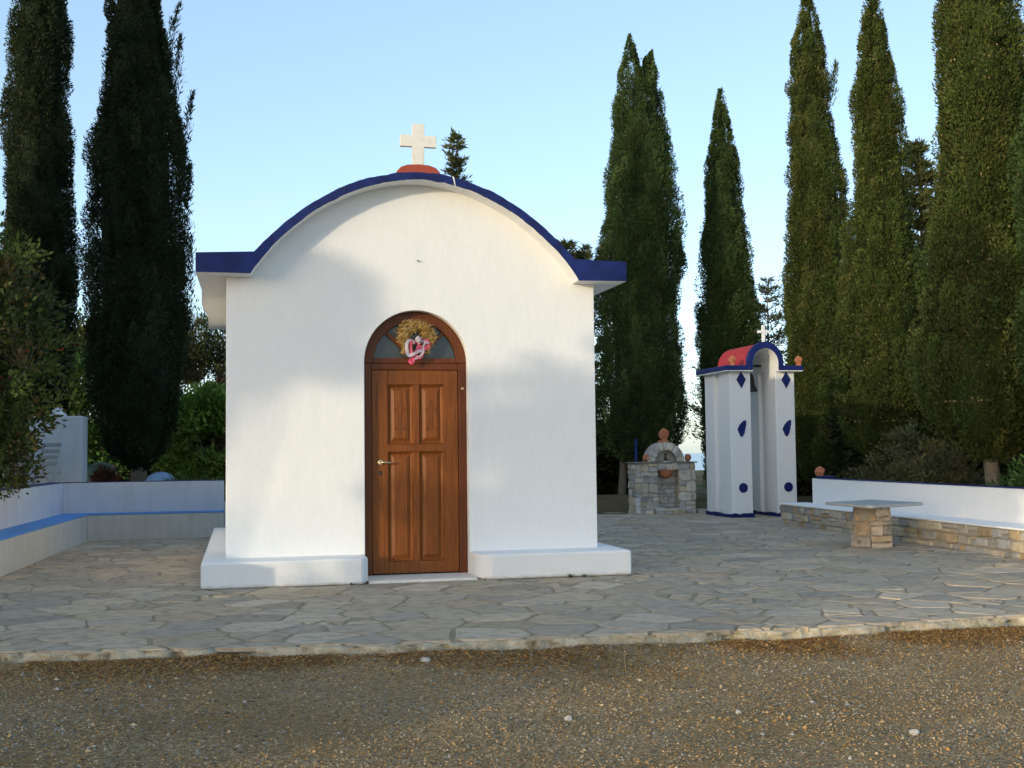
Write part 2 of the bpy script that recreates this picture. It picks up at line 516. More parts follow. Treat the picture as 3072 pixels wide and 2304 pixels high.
for p in seeds:
    gi, gj = int(p[0] // .6), int(p[1] // .6)
    poly = [(p[0] - 1, p[1] - 1), (p[0] + 1, p[1] - 1), (p[0] + 1, p[1] + 1), (p[0] - 1, p[1] + 1)]
    for a_ in (-2, -1, 0, 1, 2):
        for b_ in (-2, -1, 0, 1, 2):
            for q in cell.get((gi + a_, gj + b_), ()):
                if q is p: continue
                nx, ny = q[0] - p[0], q[1] - p[1]
                if nx * nx + ny * ny > 1.44: continue
                poly = clip(poly, nx, ny, nx * (p[0] + q[0]) / 2 + ny * (p[1] + q[1]) / 2)
    if len(poly) >= 3:
        shatter(poly, .02, .12, stones) if rnd.random() < .16 else stones.append(poly)
mb = MB()
TONES = [(0.438, 0.356, 0.265), (0.468, 0.382, 0.284), (0.497, 0.395, 0.28), (0.414, 0.339, 0.255), (0.527, 0.412, 0.284), (0.458, 0.369, 0.265), (0.557, 0.451, 0.335), (0.477, 0.36, 0.243), (0.399, 0.33, 0.255)]
for p in stones:
    a, cx, cy = area_c(p)
    if cy > 6.95 and cx < 2.0: continue
    if cx > 7.15 and cy < 6.3: continue
    e0 = float(edge_y(cx)); sl = (float(edge_y(cx + .1)) - e0) / .1
    p = clip(p, sl, -1, sl * cx - e0 - rnd.uniform(-.02, .015))         # y >= edge
    if len(p) < 3 or area_c(p)[0] < .006: continue
    q = inset(p, .012)
    if len(q) < 3 or area_c(q)[0] < .006: continue
    q = roughen(q, .012)
    a, cx, cy = area_c(q)
    h = rnd.uniform(-.0025, .0025); tx, ty = rnd.gauss(0, .005), rnd.gauss(0, .005)
    t = TONES[rnd.randrange(len(TONES))]; f = rnd.uniform(.90, 1.10)
    t = tuple(c * f for c in t)
    n = len(q)
    vs = [(x, y, -.03) for x, y in q]
    vs += [(x, y, h - .003 + tx * (x - cx) + ty * (y - cy)) for x, y in q]
    s = 1 - min(.2, .012 / math.sqrt(a))
    vs += [(cx + (x - cx) * s, cy + (y - cy) * s, h + tx * (x - cx) + ty * (y - cy)) for x, y in q]
    fs = [(i, (i + 1) % n, n + (i + 1) % n, n + i) for i in range(n)] + [(n + i, n + (i + 1) % n, 2 * n + (i + 1) % n, 2 * n + i) for i in range(n)] + [tuple(range(2 * n, 3 * n))]
    mb.add(vs, fs, 0, t)
ter = [(-4.9, 6.9), (1.9, 6.9), (1.9, 9.95), (8.4, 9.95), (8.4, 6.2), (7.2, 6.2), (7.2, -3.4)]
front = [(x, float(edge_y(x)) + .05) for x in np.linspace(7.0, -4.9, 40)]
mb.prism(ter + front, -.25, -.0055, 'z', 1)
tag(mb.build('paved_terrace', [PAVER, JOINT], recalc=True), kind='structure')

# the broken concrete kerb along the front of the terrace
vs, fs = [], []
xs = np.arange(-5.0, 7.2, .02)
sec = [(.07, -.0235), (.02, -.012), (-.012, -.010), (-.022, -.022), (-.026, -.045), (-.030, -.07), (-.04, -.095), (-.06, -.16)]
for i, x in enumerate(xs):
    e = float(edge_y(x))
    V1 = lambda a_, b_, sd: float(vnoise(np.array([a_]), np.array([b_]), sd)[0]) - .5
    big = V1(x * 1.9, .5, 41); gap = max(0, V1(x * 4.2, 2.5, 44) - .22) * 3.2; bite = max(0, V1(x * 7.5, 5.5, 47) - .18)
    for j, (dy, z) in enumerate(sec):
        nz = V1(x * 10.0, j * .9, 42); nf = V1(x * 26.0, j * 1.7, 43)
        k = min(j / 2, 1)
        yy = e + dy + k * (.04 * big + .055 * nz + .032 * nf) + (gap * .10 + bite * .16) * (1 if 1 <= j <= 6 else 0)
        zz = z + (.016 * nz + .010 * nf) * (1 if 1 < j < 7 else .2) - bite * .06 * (1 if j in (1, 2, 3) else 0)
        vs.append((x, yy, min(zz, -.0055)))
ns = len(sec)
for i in range(len(xs) - 1):
    for j in range(ns - 1):
        fs.append((i * ns + j, i * ns + j + 1, (i + 1) * ns + j + 1, (i + 1) * ns + j))
mb = MB(); mb.add(vs, fs, smooth=True)
tag(mb.build('kerb', CONC, recalc=False), kind='structure')

# ------------------------------------------------------------------ gravel, litter, straw
rng = np.random.default_rng(11)
def pebbles(name, n, xr, yr, smin, smax, tones, power=2.2, dens=None):
    x = rng.uniform(*xr, n); y = rng.uniform(*yr, n)
    ok = y < edge_y(x) - .05
    if dens is not None: ok &= rng.random(n) < dens(x, y)
    x, y = x[ok], y[ok]; n = len(x)
    s = smin + (smax - smin) * rng.random(n) ** power
    z = road_h(x, y) + s * .12
    base = np.array([[1, 0, 0], [-1, 0, 0], [0, 1, 0], [0, -1, 0], [0, 0, 1], [0, 0, -1]], float)
    tri = np.array([[0, 2, 4], [2, 1, 4], [1, 3, 4], [3, 0, 4], [2, 0, 5], [1, 2, 5], [3, 1, 5], [0, 3, 5]])
    P = base[None] * (s[:, None, None] * np.stack([rng.uniform(.6, 1.2, n), rng.uniform(.6, 1.2, n), rng.uniform(.35, .8, n)], -1)[:, None, :]) * .5
    P = P + rng.normal(0, .14, P.shape) * s[:, None, None] * .5
    a = rng.uniform(0, 2 * np.pi, n); ca, sa = np.cos(a)[:, None], np.sin(a)[:, None]
    Q = np.stack([P[..., 0] * ca - P[..., 1] * sa, P[..., 0] * sa + P[..., 1] * ca, P[..., 2]], -1) + np.stack([x, y, z], -1)[:, None]
    T = Q[:, tri].reshape(-1, 3)
    tn = np.array(tones)[rng.integers(0, len(tones), n)] * rng.uniform(.75, 1.25, (n, 1))
    return T, 3, np.repeat(tn, 8, axis=0)
GT = [(0.437, 0.331, 0.206), (0.413, 0.266, 0.133), (0.364, 0.23, 0.104), (0.279, 0.202, 0.125), (0.449, 0.272, 0.104), (0.303, 0.24, 0.172), (0.534, 0.406, 0.25), (0.291, 0.165, 0.065), (0.413, 0.234, 0.087), (0.184, 0.165, 0.148), (0.13, 0.105, 0.08), (0.324, 0.314, 0.308), (0.227, 0.165, 0.103)]
a1 = pebbles('g', 170000, (-4.6, 5.6), (-7.3, -3.7), .004, .018, GT, 2.5, lambda x, y: .55 + .45 * sstep(.35, .6, vnoise(x * 1.3, y * 1.3, 61)))
a2 = pebbles('g', 9000, (-4.6, 5.6), (-7.3, -3.7), .012, .034, GT + [(.30, .29, .27)], 3.0, lambda x, y: .25 + .75 * sstep(.45, .65, vnoise(x * .9 + 4, y * .9, 63)))
a3 = pebbles('g', 200, (-4.6, 5.6), (-7.3, -3.8), .016, .036, [(.34, .33, .31), (.28, .26, .23), (.22, .21, .20), (.42, .41, .40)], 3.0)
o = arrays_mesh('gravel', *a1, PEBBLE, extra=[a2, a3])
tag(o, 'loose grey and brown gravel strewn over the road before the kerb', 'gravel', kind='stuff')

def blades(x, y, z, length, width, az, el, tones, curl=.0):
    """thin flat strips lying or standing"""
    n = len(x)
    d = np.stack([np.cos(az) * np.cos(el), np.sin(az) * np.cos(el), np.sin(el)], -1)
    sd = np.stack([-np.sin(az), np.cos(az), np.zeros(n)], -1)
    sd = sd + rng.normal(0, .35, (n, 3)); sd /= np.linalg.norm(sd, axis=1)[:, None]
    p = np.stack([x, y, z], -1); L = length[:, None]; Wd = width[:, None]
    q0 = p - sd * Wd * .5; q1 = p + sd * Wd * .5
    mid = p + d * L * .55 + np.array([0, 0, 1.0]) * (curl * L)
    q2 = mid + sd * Wd * .45; q3 = mid - sd * Wd * .45
    tip = p + d * L
    A = np.stack([q0, q1, q2, q3], 1).reshape(-1, 3)
    B = np.stack([q3, q2, tip], 1).reshape(-1, 3)
    t = np.array(tones)[rng.integers(0, len(tones), n)] * rng.uniform(.7, 1.25, (n, 1))
    return (A, 4, t), (B, 3, t)
# dead leaves and needles blown against the kerb
n = 70000
x = -4.6 + 11.2 * rng.random(n) ** .75
e = edge_y(x)
y = e - .06 - np.abs(rng.normal(0, .21, n)) * (.30 + 1.7 * vnoise(x * 1.4, x * 0, 71))
ok = rng.random(n) < .08 + .95 * sstep(.30, .70, vnoise(x * 1.7, x * 0 + 7, 72) * .7 + .3 * vnoise(x * 6, y * 6, 73))
x, y = x[ok], y[ok]; n = len(x)
s1, s2 = blades(x, y, road_h(x, y) + rng.uniform(.001, .010, n), rng.uniform(.007, .028, n), rng.uniform(.004, .012, n), rng.uniform(0, 6.28, n), rng.normal(.02, .20, n),
                [(.40, .19, .045), (.46, .26, .075), (.28, .12, .035), (.50, .32, .12), (.22, .10, .035), (.36, .23, .09)], .06)
o = arrays_mesh('leaf_litter', *s1, STRAW, extra=[s2])
tag(o, 'rust brown dead leaves and needles blown against the kerb', 'leaf litter', kind='stuff')
n = 15000
x = rng.uniform(-4.4, 5.6, n); y = rng.uniform(-7.2, -3.9, n)
ok = (y < edge_y(x) - .1) & (rng.random(n) < .04 + .96 * sstep(.45, .72, vnoise(x * 1.1 + 9, y * 1.1, 75)))
x, y = x[ok], y[ok]; n = len(x)
s1, s2 = blades(x, y, road_h(x, y) + .002, rng.uniform(.03, .15, n), rng.uniform(.0012, .0034, n), rng.uniform(0, 6.28, n), np.abs(rng.normal(.05, .33, n)),
                [(.30, .22, .10), (.25, .17, .07), (.36, .28, .15), (.19, .13, .06)], .06)
o = arrays_mesh('dry_grass', *s1, STRAW, extra=[s2])
tag(o, 'sparse dry straw coloured grass lying on the gravel road', 'dry grass', kind='stuff')

def pebble_thing(x, y, s, label, seed):
    r = random.Random(seed)
    bm = bmesh.new(); bmesh.ops.create_icosphere(bm, subdivisions=2, radius=s / 2)
    for v in bm.verts:
        q = v.co.normalized()
        v.co *= 1 + .18 * math.sin(3 * q.x + seed) + .14 * math.sin(4 * q.y + 2 * q.z + seed)
        v.co.z *= .72
    me = bpy.data.meshes.new('white_stone'); bm.to_mesh(me); bm.free()
    o = link_mesh('white_stone', me, PALESTONE)
    o.location = (x, y, float(road_h(np.array([x]), np.array([y]))[0]) + s * .22); o.rotation_euler = (0, 0, r.uniform(0, 6))
    return tag(o, label, 'stone', 'white stones on the gravel road')
PALESTONE = MT('pale_stone', .8, .3); PALESTONE.col(PALESTONE.mix(PALESTONE.noise(30, 4), (.50, .48, .45), (.36, .34, .31))); PALESTONE.bump([(PALESTONE.noise(60, 3), .004, .6)]); PALESTONE = PALESTONE.m
pebble_thing(-.07, -5.55, .042, 'round white pebble lying on the gravel straight in front of the chapel door', 1)
pebble_thing(.75, -5.72, .034, 'small flattish white pebble on the gravel right of the round one before the door', 2)
pebble_thing(1.35, -6.30, .045, 'largest white pebble, on the gravel towards the right bottom corner', 3)
pebble_thing(-.55, -4.08, .06, 'grey white lump of stone against the kerb left of the door', 4)

# ------------------------------------------------------------------ the chapel
chapel = thing('chapel', (0, 0, 0), 'small white chapel with blue edged arched roof and brown wooden door', 'chapel')
HW, DEP, OV = 1.762, 4.6, .234
ux = np.array([0, .27, .53, .80, .98, 1.11, 1.27, 1.40, 1.54]); uz = np.array([3.73, 3.705, 3.63, 3.505, 3.40, 3.29, 3.155, 3.01, 2.83])
tx_ = np.array([0, .24, .54, .81, 1.0, 1.21, 1.35, 1.51]); tz_ = np.array([3.805, 3.785, 3.71, 3.585, 3.48, 3.32, 3.18, 3.025])
def evenfit(x, z):
    A = np.stack([np.ones_like(x), x ** 2, x ** 4, x ** 6], 1); return np.linalg.lstsq(A, z, rcond=None)[0]
cu, ct = evenfit(ux, uz), evenfit(tx_, tz_)
zu = lambda x: float(cu @ [1, x ** 2, x ** 4, x ** 6])
zt = lambda x: float(ct @ [1, x ** 2, x ** 4, x ** 6])
XU, XT, ZE0, ZE1, XE = 1.545, 1.515, 2.811, 3.0, 2.028

# walls: two halves of the front round the arched doorway, two sides, the back
mb = MB()
DR, DS = .497, 2.03
for s in (1, -1):
    poly = [(DR * s, 0)] + [(DR * math.cos(a) * s, DS + DR * math.sin(a)) for a in np.linspace(0, math.pi / 2, 20)]
    poly += [(x * s, zu(x) + .02) for x in np.linspace(0, XU, 26)] + [(XU * s + .002 * s, ZE0 + .02), (HW * s, ZE0 + .02), (HW * s, 0)]
    mb.prism(poly, 0.0, .26, 'y')
for s in (1, -1):
    a, b = sorted((HW * s, (HW - .25) * s))
    mb.box(a, b, .26, DEP - .25, 0, ZE0 + .02)
poly = [(-HW, 0), (HW, 0), (HW, ZE0 + .02)] + [(x, zu(x) + .02) for x in np.linspace(XU, -XU, 40)] + [(-HW, ZE0 + .02)]
mb.prism(poly, DEP - .25, DEP, 'y')
wall = mb.build('wall', WHITE, chapel, .012, 2)
bm = bmesh.new(); bm.from_mesh(wall.data)
bmesh.ops.delete(bm, geom=[f for f in bm.faces if all(abs(v.co.x) < 1e-4 for v in f.verts) and max(v.co.y for v in f.verts) < .3], context='FACES')
bmesh.ops.remove_doubles(bm, verts=bm.verts, dist=1e-5); bm.to_mesh(wall.data); bm.free()

# roof: one solid with a blue front, a white underside and a red top
r2 = random.Random(3)
rx_ = np.linspace(-XU, XU, 120)
under = [(-XE, ZE0)] + [(x, zu(x) if abs(x) < XU - 1e-6 else ZE0) for x in rx_] + [(XE, ZE0)]
tops = [(-XE, ZE1)] + [(x * XT / XU, zt(x * XT / XU)) for x in rx_] + [(XE, ZE1)]
wob = [tuple(.010 * (float(vnoise(np.array([i * .33]), np.array([q * 7.5]), 77)[0]) - .5) + .005 * (float(vnoise(np.array([i * .8]), np.array([q * 7.5 + 3]), 78)[0]) - .5) for q in (0, 1)) for i in range(len(under))]
mb = MB()
ys = [-OV, -OV + .03, 1.0, 2.2, 3.4, DEP + .2]
vs = []
for j, y in enumerate(ys):
    for i in range(len(under)):
        k = 1.0 if j == 0 else .5
        sag = .02 * math.sin(y * 2.1 + (0 if under[i][0] < 0 else 1.3)) if abs(under[i][0]) > 1.6 and j > 1 else 0
        vs.append((under[i][0] + (sag if i in (0, len(under) - 1) else 0), y, under[i][1] + wob[i][0] * k))
    for i in range(len(tops)):
        k = 1.0 if j < 2 else .5
        vs.append((tops[i][0], y, tops[i][1] + wob[i][1] * k * 1.6))
N = len(under)
for j in range(len(ys) - 1):
    a, b = j * 2 * N, (j + 1) * 2 * N
    for i in range(N - 1):
        mb.add([vs[a + i], vs[a + i + 1], vs[b + i + 1], vs[b + i]], [(0, 1, 2, 3)], 1)
        mb.add([vs[a + N + i], vs[b + N + i], vs[b + N + i + 1], vs[a + N + i + 1]], [(0, 1, 2, 3)], 0 if j == 0 else 2)
    mb.add([vs[a], vs[b], vs[b + N], vs[a + N]], [(0, 1, 2, 3)], 0)
    mb.add([vs[a + N - 1], vs[a + 2 * N - 1], vs[b + 2 * N - 1], vs[b + N - 1]], [(0, 1, 2, 3)], 0)
for i in range(N - 1):
    mb.add([vs[i], vs[N + i], vs[N + i + 1], vs[i + 1]], [(0, 1, 2, 3)], 0)
    e = (len(ys) - 1) * 2 * N
    mb.add([vs[e + i], vs[e + i + 1], vs[e + N + i + 1], vs[e + N + i]], [(0, 1, 2, 3)], 1)
roof = mb.build('roof', [NAVY, WHITE, RED], chapel, recalc=False)
bm = bmesh.new(); bm.from_mesh(roof.data); bmesh.ops.remove_doubles(bm, verts=bm.verts, dist=1e-5); bmesh.ops.recalc_face_normals(bm, faces=bm.faces); bm.to_mesh(roof.data); bm.free()
b = roof.modifiers.new('bevel', 'BEVEL'); b.width = .006; b.segments = 2; b.limit_method = 'ANGLE'; b.angle_limit = R(50)
# the white cable that crosses the blue edge right of the cross
mb = MB()
mb.tube([(.325, -OV - .006, zt(.325) + .004), (.335, -OV - .007, 3.74), (.345, -OV - .005, zu(.345) - .004)], .0065, 6)
mb.build('cable', WHITE, chapel)
mb = MB(); mb.tube([(.015, .004, 3.005), (.015, -.03, 3.0)], .006, 6); mb.lathe([(.0, 0), (.011, .001), (.011, .004), (.0, .005)], (.015, -.032, 2.995), 8)
mb.build('hook', IRON, chapel)
# plinth, in two pieces beside the door
mb = MB()
hb, ob, zb = 1.97, .42, .234
mb.prism([(-hb, -ob), (-.575, -ob), (-.545, -ob + .02), (-.50, -.27), (-.50, .06), (-1.6, .06), (-1.6, DEP + .2), (-hb, DEP + .2)], 0, zb)
rc = [(.50 + .16 * (1 - math.cos(a)), -ob + .20 * (1 - math.sin(a))) for a in np.linspace(0.0, math.pi / 2, 9)]
mb.prism([(.50, .06)] + rc + [(hb, -ob), (hb, DEP + .2), (1.6, DEP + .2), (1.6, .06)], 0, zb)
pl = mb.build('plinth', WHITEFOOT, chapel, .022, 3)
# threshold
mb = MB(); mb.box(-.499, .499, -.36, .16, -.02, .022)
mb.build('threshold', MARBLE, chapel, .005)
# marble cross on its red block
mb = MB()
pr = [(-.225, -.01), (-.20, .035), (-.165, .072), (-.10, .094), (0, .10), (.10, .094), (.165, .072), (.20, .035), (.225, -.01)]
mb.prism([(x, zt(x) + z - .006 if z < 0 else 3.785 + z) for x, z in pr], -OV + .012, .16, 'y')
cb = mb.build('cross_base', REDSOFT, chapel, .012, 2)
mb = MB()
cz = 3.87
def cross_poly(w_, h_, arm, za, ha):
    return [(-w_, 0), (w_, 0), (w_, za - ha), (arm, za - ha), (arm, za + ha), (w_, za + ha), (w_, h_), (-w_, h_), (-w_, za + ha), (-arm, za + ha), (-arm, za - ha), (-w_, za - ha)]
mb.prism([(x + .012 * z, z + cz - .012 * x) for x, z in cross_poly(.057, .405, .172, .240, .055)], -.20, -.155, 'y')
mb.build('cross', MARBLE, chapel, .004)

# door
mb = MB()
def ring_arch(mb, r0, r1, zc, y0, y1, a0=0, a1=math.pi, n=32):
    poly = [(r1 * math.cos(a), zc + r1 * math.sin(a)) for a in np.linspace(a0, a1, n)] + [(r0 * math.cos(a), zc + r0 * math.sin(a)) for a in np.linspace(a1, a0, n)]
    mb.prism(poly, y0, y1, 'y')
ring_arch(mb, .402, .494, DS, .105, .19)
mb.box(-.494, -.418, .107, .19, .022, DS - .002)
mb.box(.418, .494, .107, .19, .022, DS - .002)
mb.box(-.4175, .4175, .108, .19, 1.966, DS - .003)
fr = mb.build('door_frame', FRAMEWOOD, chapel, .006)
mb = MB()
mb.prism([(-.401, DS + .002)] + [(.40 * math.cos(a), DS + .002 + .40 * math.sin(a)) for a in np.linspace(0, math.pi, 30)][::1], .150, .165, 'y')
fan = mb.build('fanlight', GLASS, chapel)
mb = MB()
mb.box(-.400, .400, .112, .148, DS + .0, DS + .05)
for s in (1, -1):
    a = math.radians(47)
    d = Vector((math.cos(a) * s, 0, math.sin(a))); p = Vector((-d.z, 0, d.x)) * .017
    c0, c1 = Vector((0, 0, DS + .035)), Vector((0, 0, DS)) + d * .41
    mb.prism([(q_.x, q_.z) for q_ in (c0 + p, c1 + p, c1 - p, c0 - p)], .118 + .002 * s, .146, 'y')
mb.build('glazing_bar', FRAMEWOOD, fan, .004)
mb = MB()
L0, L1, LB, LT = -.414, .414, .035, 1.963
mb.box(L0, L0 + .150, .118, .165, LB, LT)                   # stiles
mb.box(L1 - .140, L1, .118, .165, LB, LT)
for z0, z1 in ((LB, .145), (1.185, 1.255), (1.825, LT)):
    mb.box(L0 + .1505, L1 - .1405, .1185, .165, z0, z1)
for z0, z1 in ((.1455, 1.1845), (1.2555, 1.8245)):
    mb.box(-.022, .038, .1190, .165, z0, z1)
mb.box(L0 + .01, L1 - .01, .155, .168, LB + .01, LT - .01)
for x0, x1 in ((L0 + .151, -.0225), (.0385, L1 - .141)):
    for z0, z1 in ((.146, 1.184), (1.256, 1.824)):
        o_, i_, i2 = .002, .022, .062
        rect = lambda d, y: [(x0 + d, y, z0 + d), (x1 - d, y, z0 + d), (x1 - d, y, z1 - d), (x0 + d, y, z1 - d)]
        vs = rect(o_, .126) + rect(i_, .147) + rect(i_ + .006, .147) + rect(i2, .130)
        fs = [(k * 4 + i, k * 4 + (i + 1) % 4, k * 4 + 4 + (i + 1) % 4, k * 4 + 4 + i) for k in range(3) for i in range(4)] + [(12, 13, 14, 15)]
        mb.add(vs, fs)
door = mb.build('door', DOORWOOD, chapel, .004)
for x0, x1 in ((L0 + .151, -.0225), (.0385, L1 - .141)):
    mb = MB(); cx = (x0 + x1) / 2; y0, y1 = .1285, .1305; t = .0045
    def ln(a, b):
        (ax, az), (bx, bz) = a, b
        l = math.hypot(bx - ax, bz - az); nx, nz = -(bz - az) / l * t / 2, (bx - ax) / l * t / 2
        mb.prism([(ax + nx, az + nz), (bx + nx, bz + nz), (bx - nx, bz - nz), (ax - nx, az - nz)], y0, y1, 'y')
    z = 1.40
    pts = [(-.055, z), (-.03, z + .018), (-.011, z + .022), (-.011, z + .18), (-.05, z + .18), (-.055, z + .19), (-.05, z + .20), (-.011, z + .20), (-.011, z + .26), (0, z + .275)]
    for s in (1, -1):
        for a, b in zip(pts[:-1], pts[1:]): ln((cx + a[0] * s, a[1]), (cx + b[0] * s, b[1]))
    ln((cx - .055, z), (cx + .055, z))
    mb.build('carved_cross', GROOVE_SHADE, door, recalc=True)
mb = MB()
mb.lathe([(.0, -.0), (.026, 0), (.028, .004), (.024, .008), (.0, .008)], n=20)
mb.lathe([(.010, .006), (.009, .040), (.011, .045), (.0, .046)], n=12)
mb.v = [(x - .335, .118 - z, y + 1.085) for x, y, z in mb.v]
mb.tube([(-.338, .074, 1.085), (-.30, .072, 1.086), (-.235, .074, 1.083)], [.0095, .009, .008], 10)
mb.build('handle', BRASS, door)
mb = MB()
mb.lathe([(.0, 0), (.013, 0), (.013, .003), (.0, .003)], n=14, sx=1.0, sy=1.7)
mb.v = [(x - .335, .1175 - z, y + .985) for x, y, z in mb.v]
mb.build('keyhole_plate', IRON, door)
mb = MB(); mb.tube([(.455, .10, 1.775), (.455, .10, 1.80)], .008, 8); mb.box(.445, .468, .1, .106, 1.775, 1.80)
mb.build('hinge', BRASS, chapel)

# wreath of straw with ribbons on the fanlight
wreath = thing('straw_wreath', (0.005, .095, DS + .062), 'dried straw wreath with pink and white ribbons hanging over the door', 'wreath')
n = 5200
rg = np.random.default_rng(4)
th = rg.uniform(-.15, np.pi + .15, n) + rg.normal(0, .05, n)
rg2 = rg.normal(0, 1, (n, 2))
side = np.where(th > np.pi / 2, 1.25, 1.0)
cxr = .128 * np.cos(th); czr = .185 + .135 * np.sin(th) - .02
thick = .027 + .009 * np.sin(th * 3 + 1)
px = cxr + rg2[:, 0] * thick * side * .8; pz = czr + rg2[:, 1] * thick * .8
py = -.025 + rg.normal(0, .018, n) - .02
low = rg.random(n) < .25
px = np.where(low, rg.uniform(-.14, .135, n), px); pz = np.where(low, rg.uniform(.03, .16, n), pz)
kill = low & (np.abs(px) < .045)
az = rg.uniform(0, 2 * np.pi, n)
lx = np.cos(th) * .5 + np.cos(az); lz = np.sin(th) * .4 + np.sin(az) * .9 + .25
ll = np.sqrt(lx ** 2 + lz ** 2 + .2)
D = np.stack([lx / ll, rg.normal(-.1, .3, n), lz / ll], -1)
Ln = (rg.uniform(.025, .06, n) + .07 * (rg.random(n) < .10))[:, None]; Wd = rg.uniform(.0016, .0040, n)[:, None]
P = np.stack([px, py, pz], -1)[~kill]; D = D[~kill]; Ln = Ln[~kill]; Wd = Wd[~kill]; m = len(P)
S_ = np.cross(D, rg.normal(0, 1, (m, 3))); S_ /= np.linalg.norm(S_, axis=1)[:, None]
A = np.stack([P - D * Ln * .5, P + S_ * Wd, P + D * Ln * .5, P - S_ * Wd], 1).reshape(-1, 3)
tn = np.array([(.55, .35, .09), (.44, .25, .06), (.66, .46, .17), (.30, .15, .04), (.70, .54, .27)])[rg.integers(0, 5, m)] * rg.uniform(.75, 1.2, (m, 1))
ns = 60
ts = rg.uniform(.2, 2.9, ns)
sc_ = np.stack([.128 * np.cos(ts) + rg.normal(0, .022, ns), -.062 + rg.normal(0, .006, ns), .165 + .135 * np.sin(ts) + rg.normal(0, .02, ns)], -1)
sc_[44:, 0] = rg.choice([-.1, .095], ns - 44) + rg.normal(0, .015, ns - 44); sc_[44:, 2] = rg.uniform(.06, .11, ns - 44)
oc = np.array([[1, 0, 0], [0, 1, 0], [-1, 0, 0], [0, -1, 0], [0, 0, 1.3], [0, 0, -1.3]], float)
tri = np.array([[0, 1, 4], [1, 2, 4], [2, 3, 4], [3, 0, 4], [1, 0, 5], [2, 1, 5], [3, 2, 5], [0, 3, 5]])
sv = (sc_[:, None] + oc[None] * rg.uniform(.005, .0095, (ns, 1, 1)))[:, tri].reshape(-1, 3)
straw = arrays_mesh('straw_ring', A, 4, tn, STRAW, wreath, extra=[(sv, 3, np.repeat(np.array([(.70, .56, .34), (.58, .44, .24)])[rg.integers(0, 2, ns)], 8, 0))])
r3 = random.Random(8)
PINK = MT('pink_satin', .35, .5); PINK.b.inputs['Sheen Weight'].default_value = .4; PINK.col(PINK.mix(PINK.noise(40, 3), (.68, .07, .15), (.50, .05, .12))); PINK = PINK.m
LILAC = MT('white_organza', .5, .4).col((.46, .39, .45)).m
def ribbon(name, pts, wd, mat, roll=0.0):
    P = [Vector(p) for p in pts]
    fine = []
    for i in range(len(P) - 1):
        p0, p1, p2, p3 = P[max(i - 1, 0)], P[i], P[i + 1], P[min(i + 2, len(P) - 1)]
        for k in range(6):
            t = k / 6
            fine.append(.5 * ((2 * p1) + (p2 - p0) * t + (2 * p0 - 5 * p1 + 4 * p2 - p3) * t * t + (3 * p1 - p0 - 3 * p2 + p3) * t ** 3))
    fine.append(P[-1])
    mb = MB(); vs = []; n_ = len(fine)
    for i, p in enumerate(fine):
        d = (fine[min(i + 1, n_ - 1)] - fine[max(i - 1, 0)]).normalized()
        a = roll + .9 * math.sin(i * .33)
        nrm = Vector((0, -1, 0)); sd = d.cross(nrm)
        sd = sd.normalized() if sd.length > .05 else Vector((1, 0, 0))
        sd = (sd * math.cos(a * .35) + nrm * math.sin(a * .35)) * wd * 1.2 / 2
        off = nrm * .0004
        vs += [p - sd - off, p + sd - off, p + sd + off, p - sd + off]
    fs = []
    for i in range(n_ - 1):
        for k in range(4): fs.append((4 * i + k, 4 * i + (k + 1) % 4, 4 * i + 4 + (k + 1) % 4, 4 * i + 4 + k))
    mb.add(vs, fs, smooth=False)
    return mb.build(name, mat, wreath, local=True)
Y = -.075
o = ribbon('ribbon', [(-.01, Y, .135), (-.05, Y - .01, .13), (-.062, Y, .085), (-.055, Y - .01, .03), (-.052, Y, -.02), (-.068, Y, -.05), (-.048, Y - .008, -.065), (-.035, Y, -.035), (-.045, Y - .004, .0)], .026, PINK); o['label'] = 'pink satin ribbon'
o = ribbon('ribbon', [(.0, Y, .13), (.05, Y - .012, .145), (.10, Y - .006, .135), (.115, Y, .10), (.085, Y - .01, .075), (.06, Y, .085)], .034, PINK); o['label'] = 'pink satin ribbon'
o = ribbon('ribbon', [(.02, Y, .11), (.0, Y - .012, .06), (-.012, Y, .015), (.01, Y - .01, -.015), (.045, Y, .0), (.052, Y - .005, .05), (.03, Y, .10)], .024, PINK); o['label'] = 'pink satin ribbon'
o = ribbon('ribbon', [(-.02, Y - .004, .13), (-.075, Y - .018, .145), (-.10, Y - .014, .11), (-.095, Y - .016, .04), (-.08, Y - .014, .005), (-.03, Y - .022, .02), (.02, Y - .022, .048), (.05, Y - .012, .055)], .026, LILAC); o['label'] = 'white ribbon'
o = ribbon('ribbon', [(.02, Y - .01, .12), (.055, Y - .02, .14), (.115, Y - .014, .12), (.085, Y - .02, .13), (.06, Y - .016, .09), (.062, Y - .016, .05), (.04, Y - .01, .01), (-.02, Y - .01, -.03)], .016, LILAC); o['label'] = 'white ribbon'
mb = MB()
for q in range(7):
    a = q * .9
    mb.lathe([(.002, -.022), (.016, -.012), (.021, .002), (.014, .018), (.002, .024)], (.012 + .010 * math.cos(a), Y - .028 + .006 * math.sin(a * 2), .155 + .012 * math.sin(a)), 10, jit=.12, rnd=r3)
mb.build('bow', LILAC, wreath, local=True)

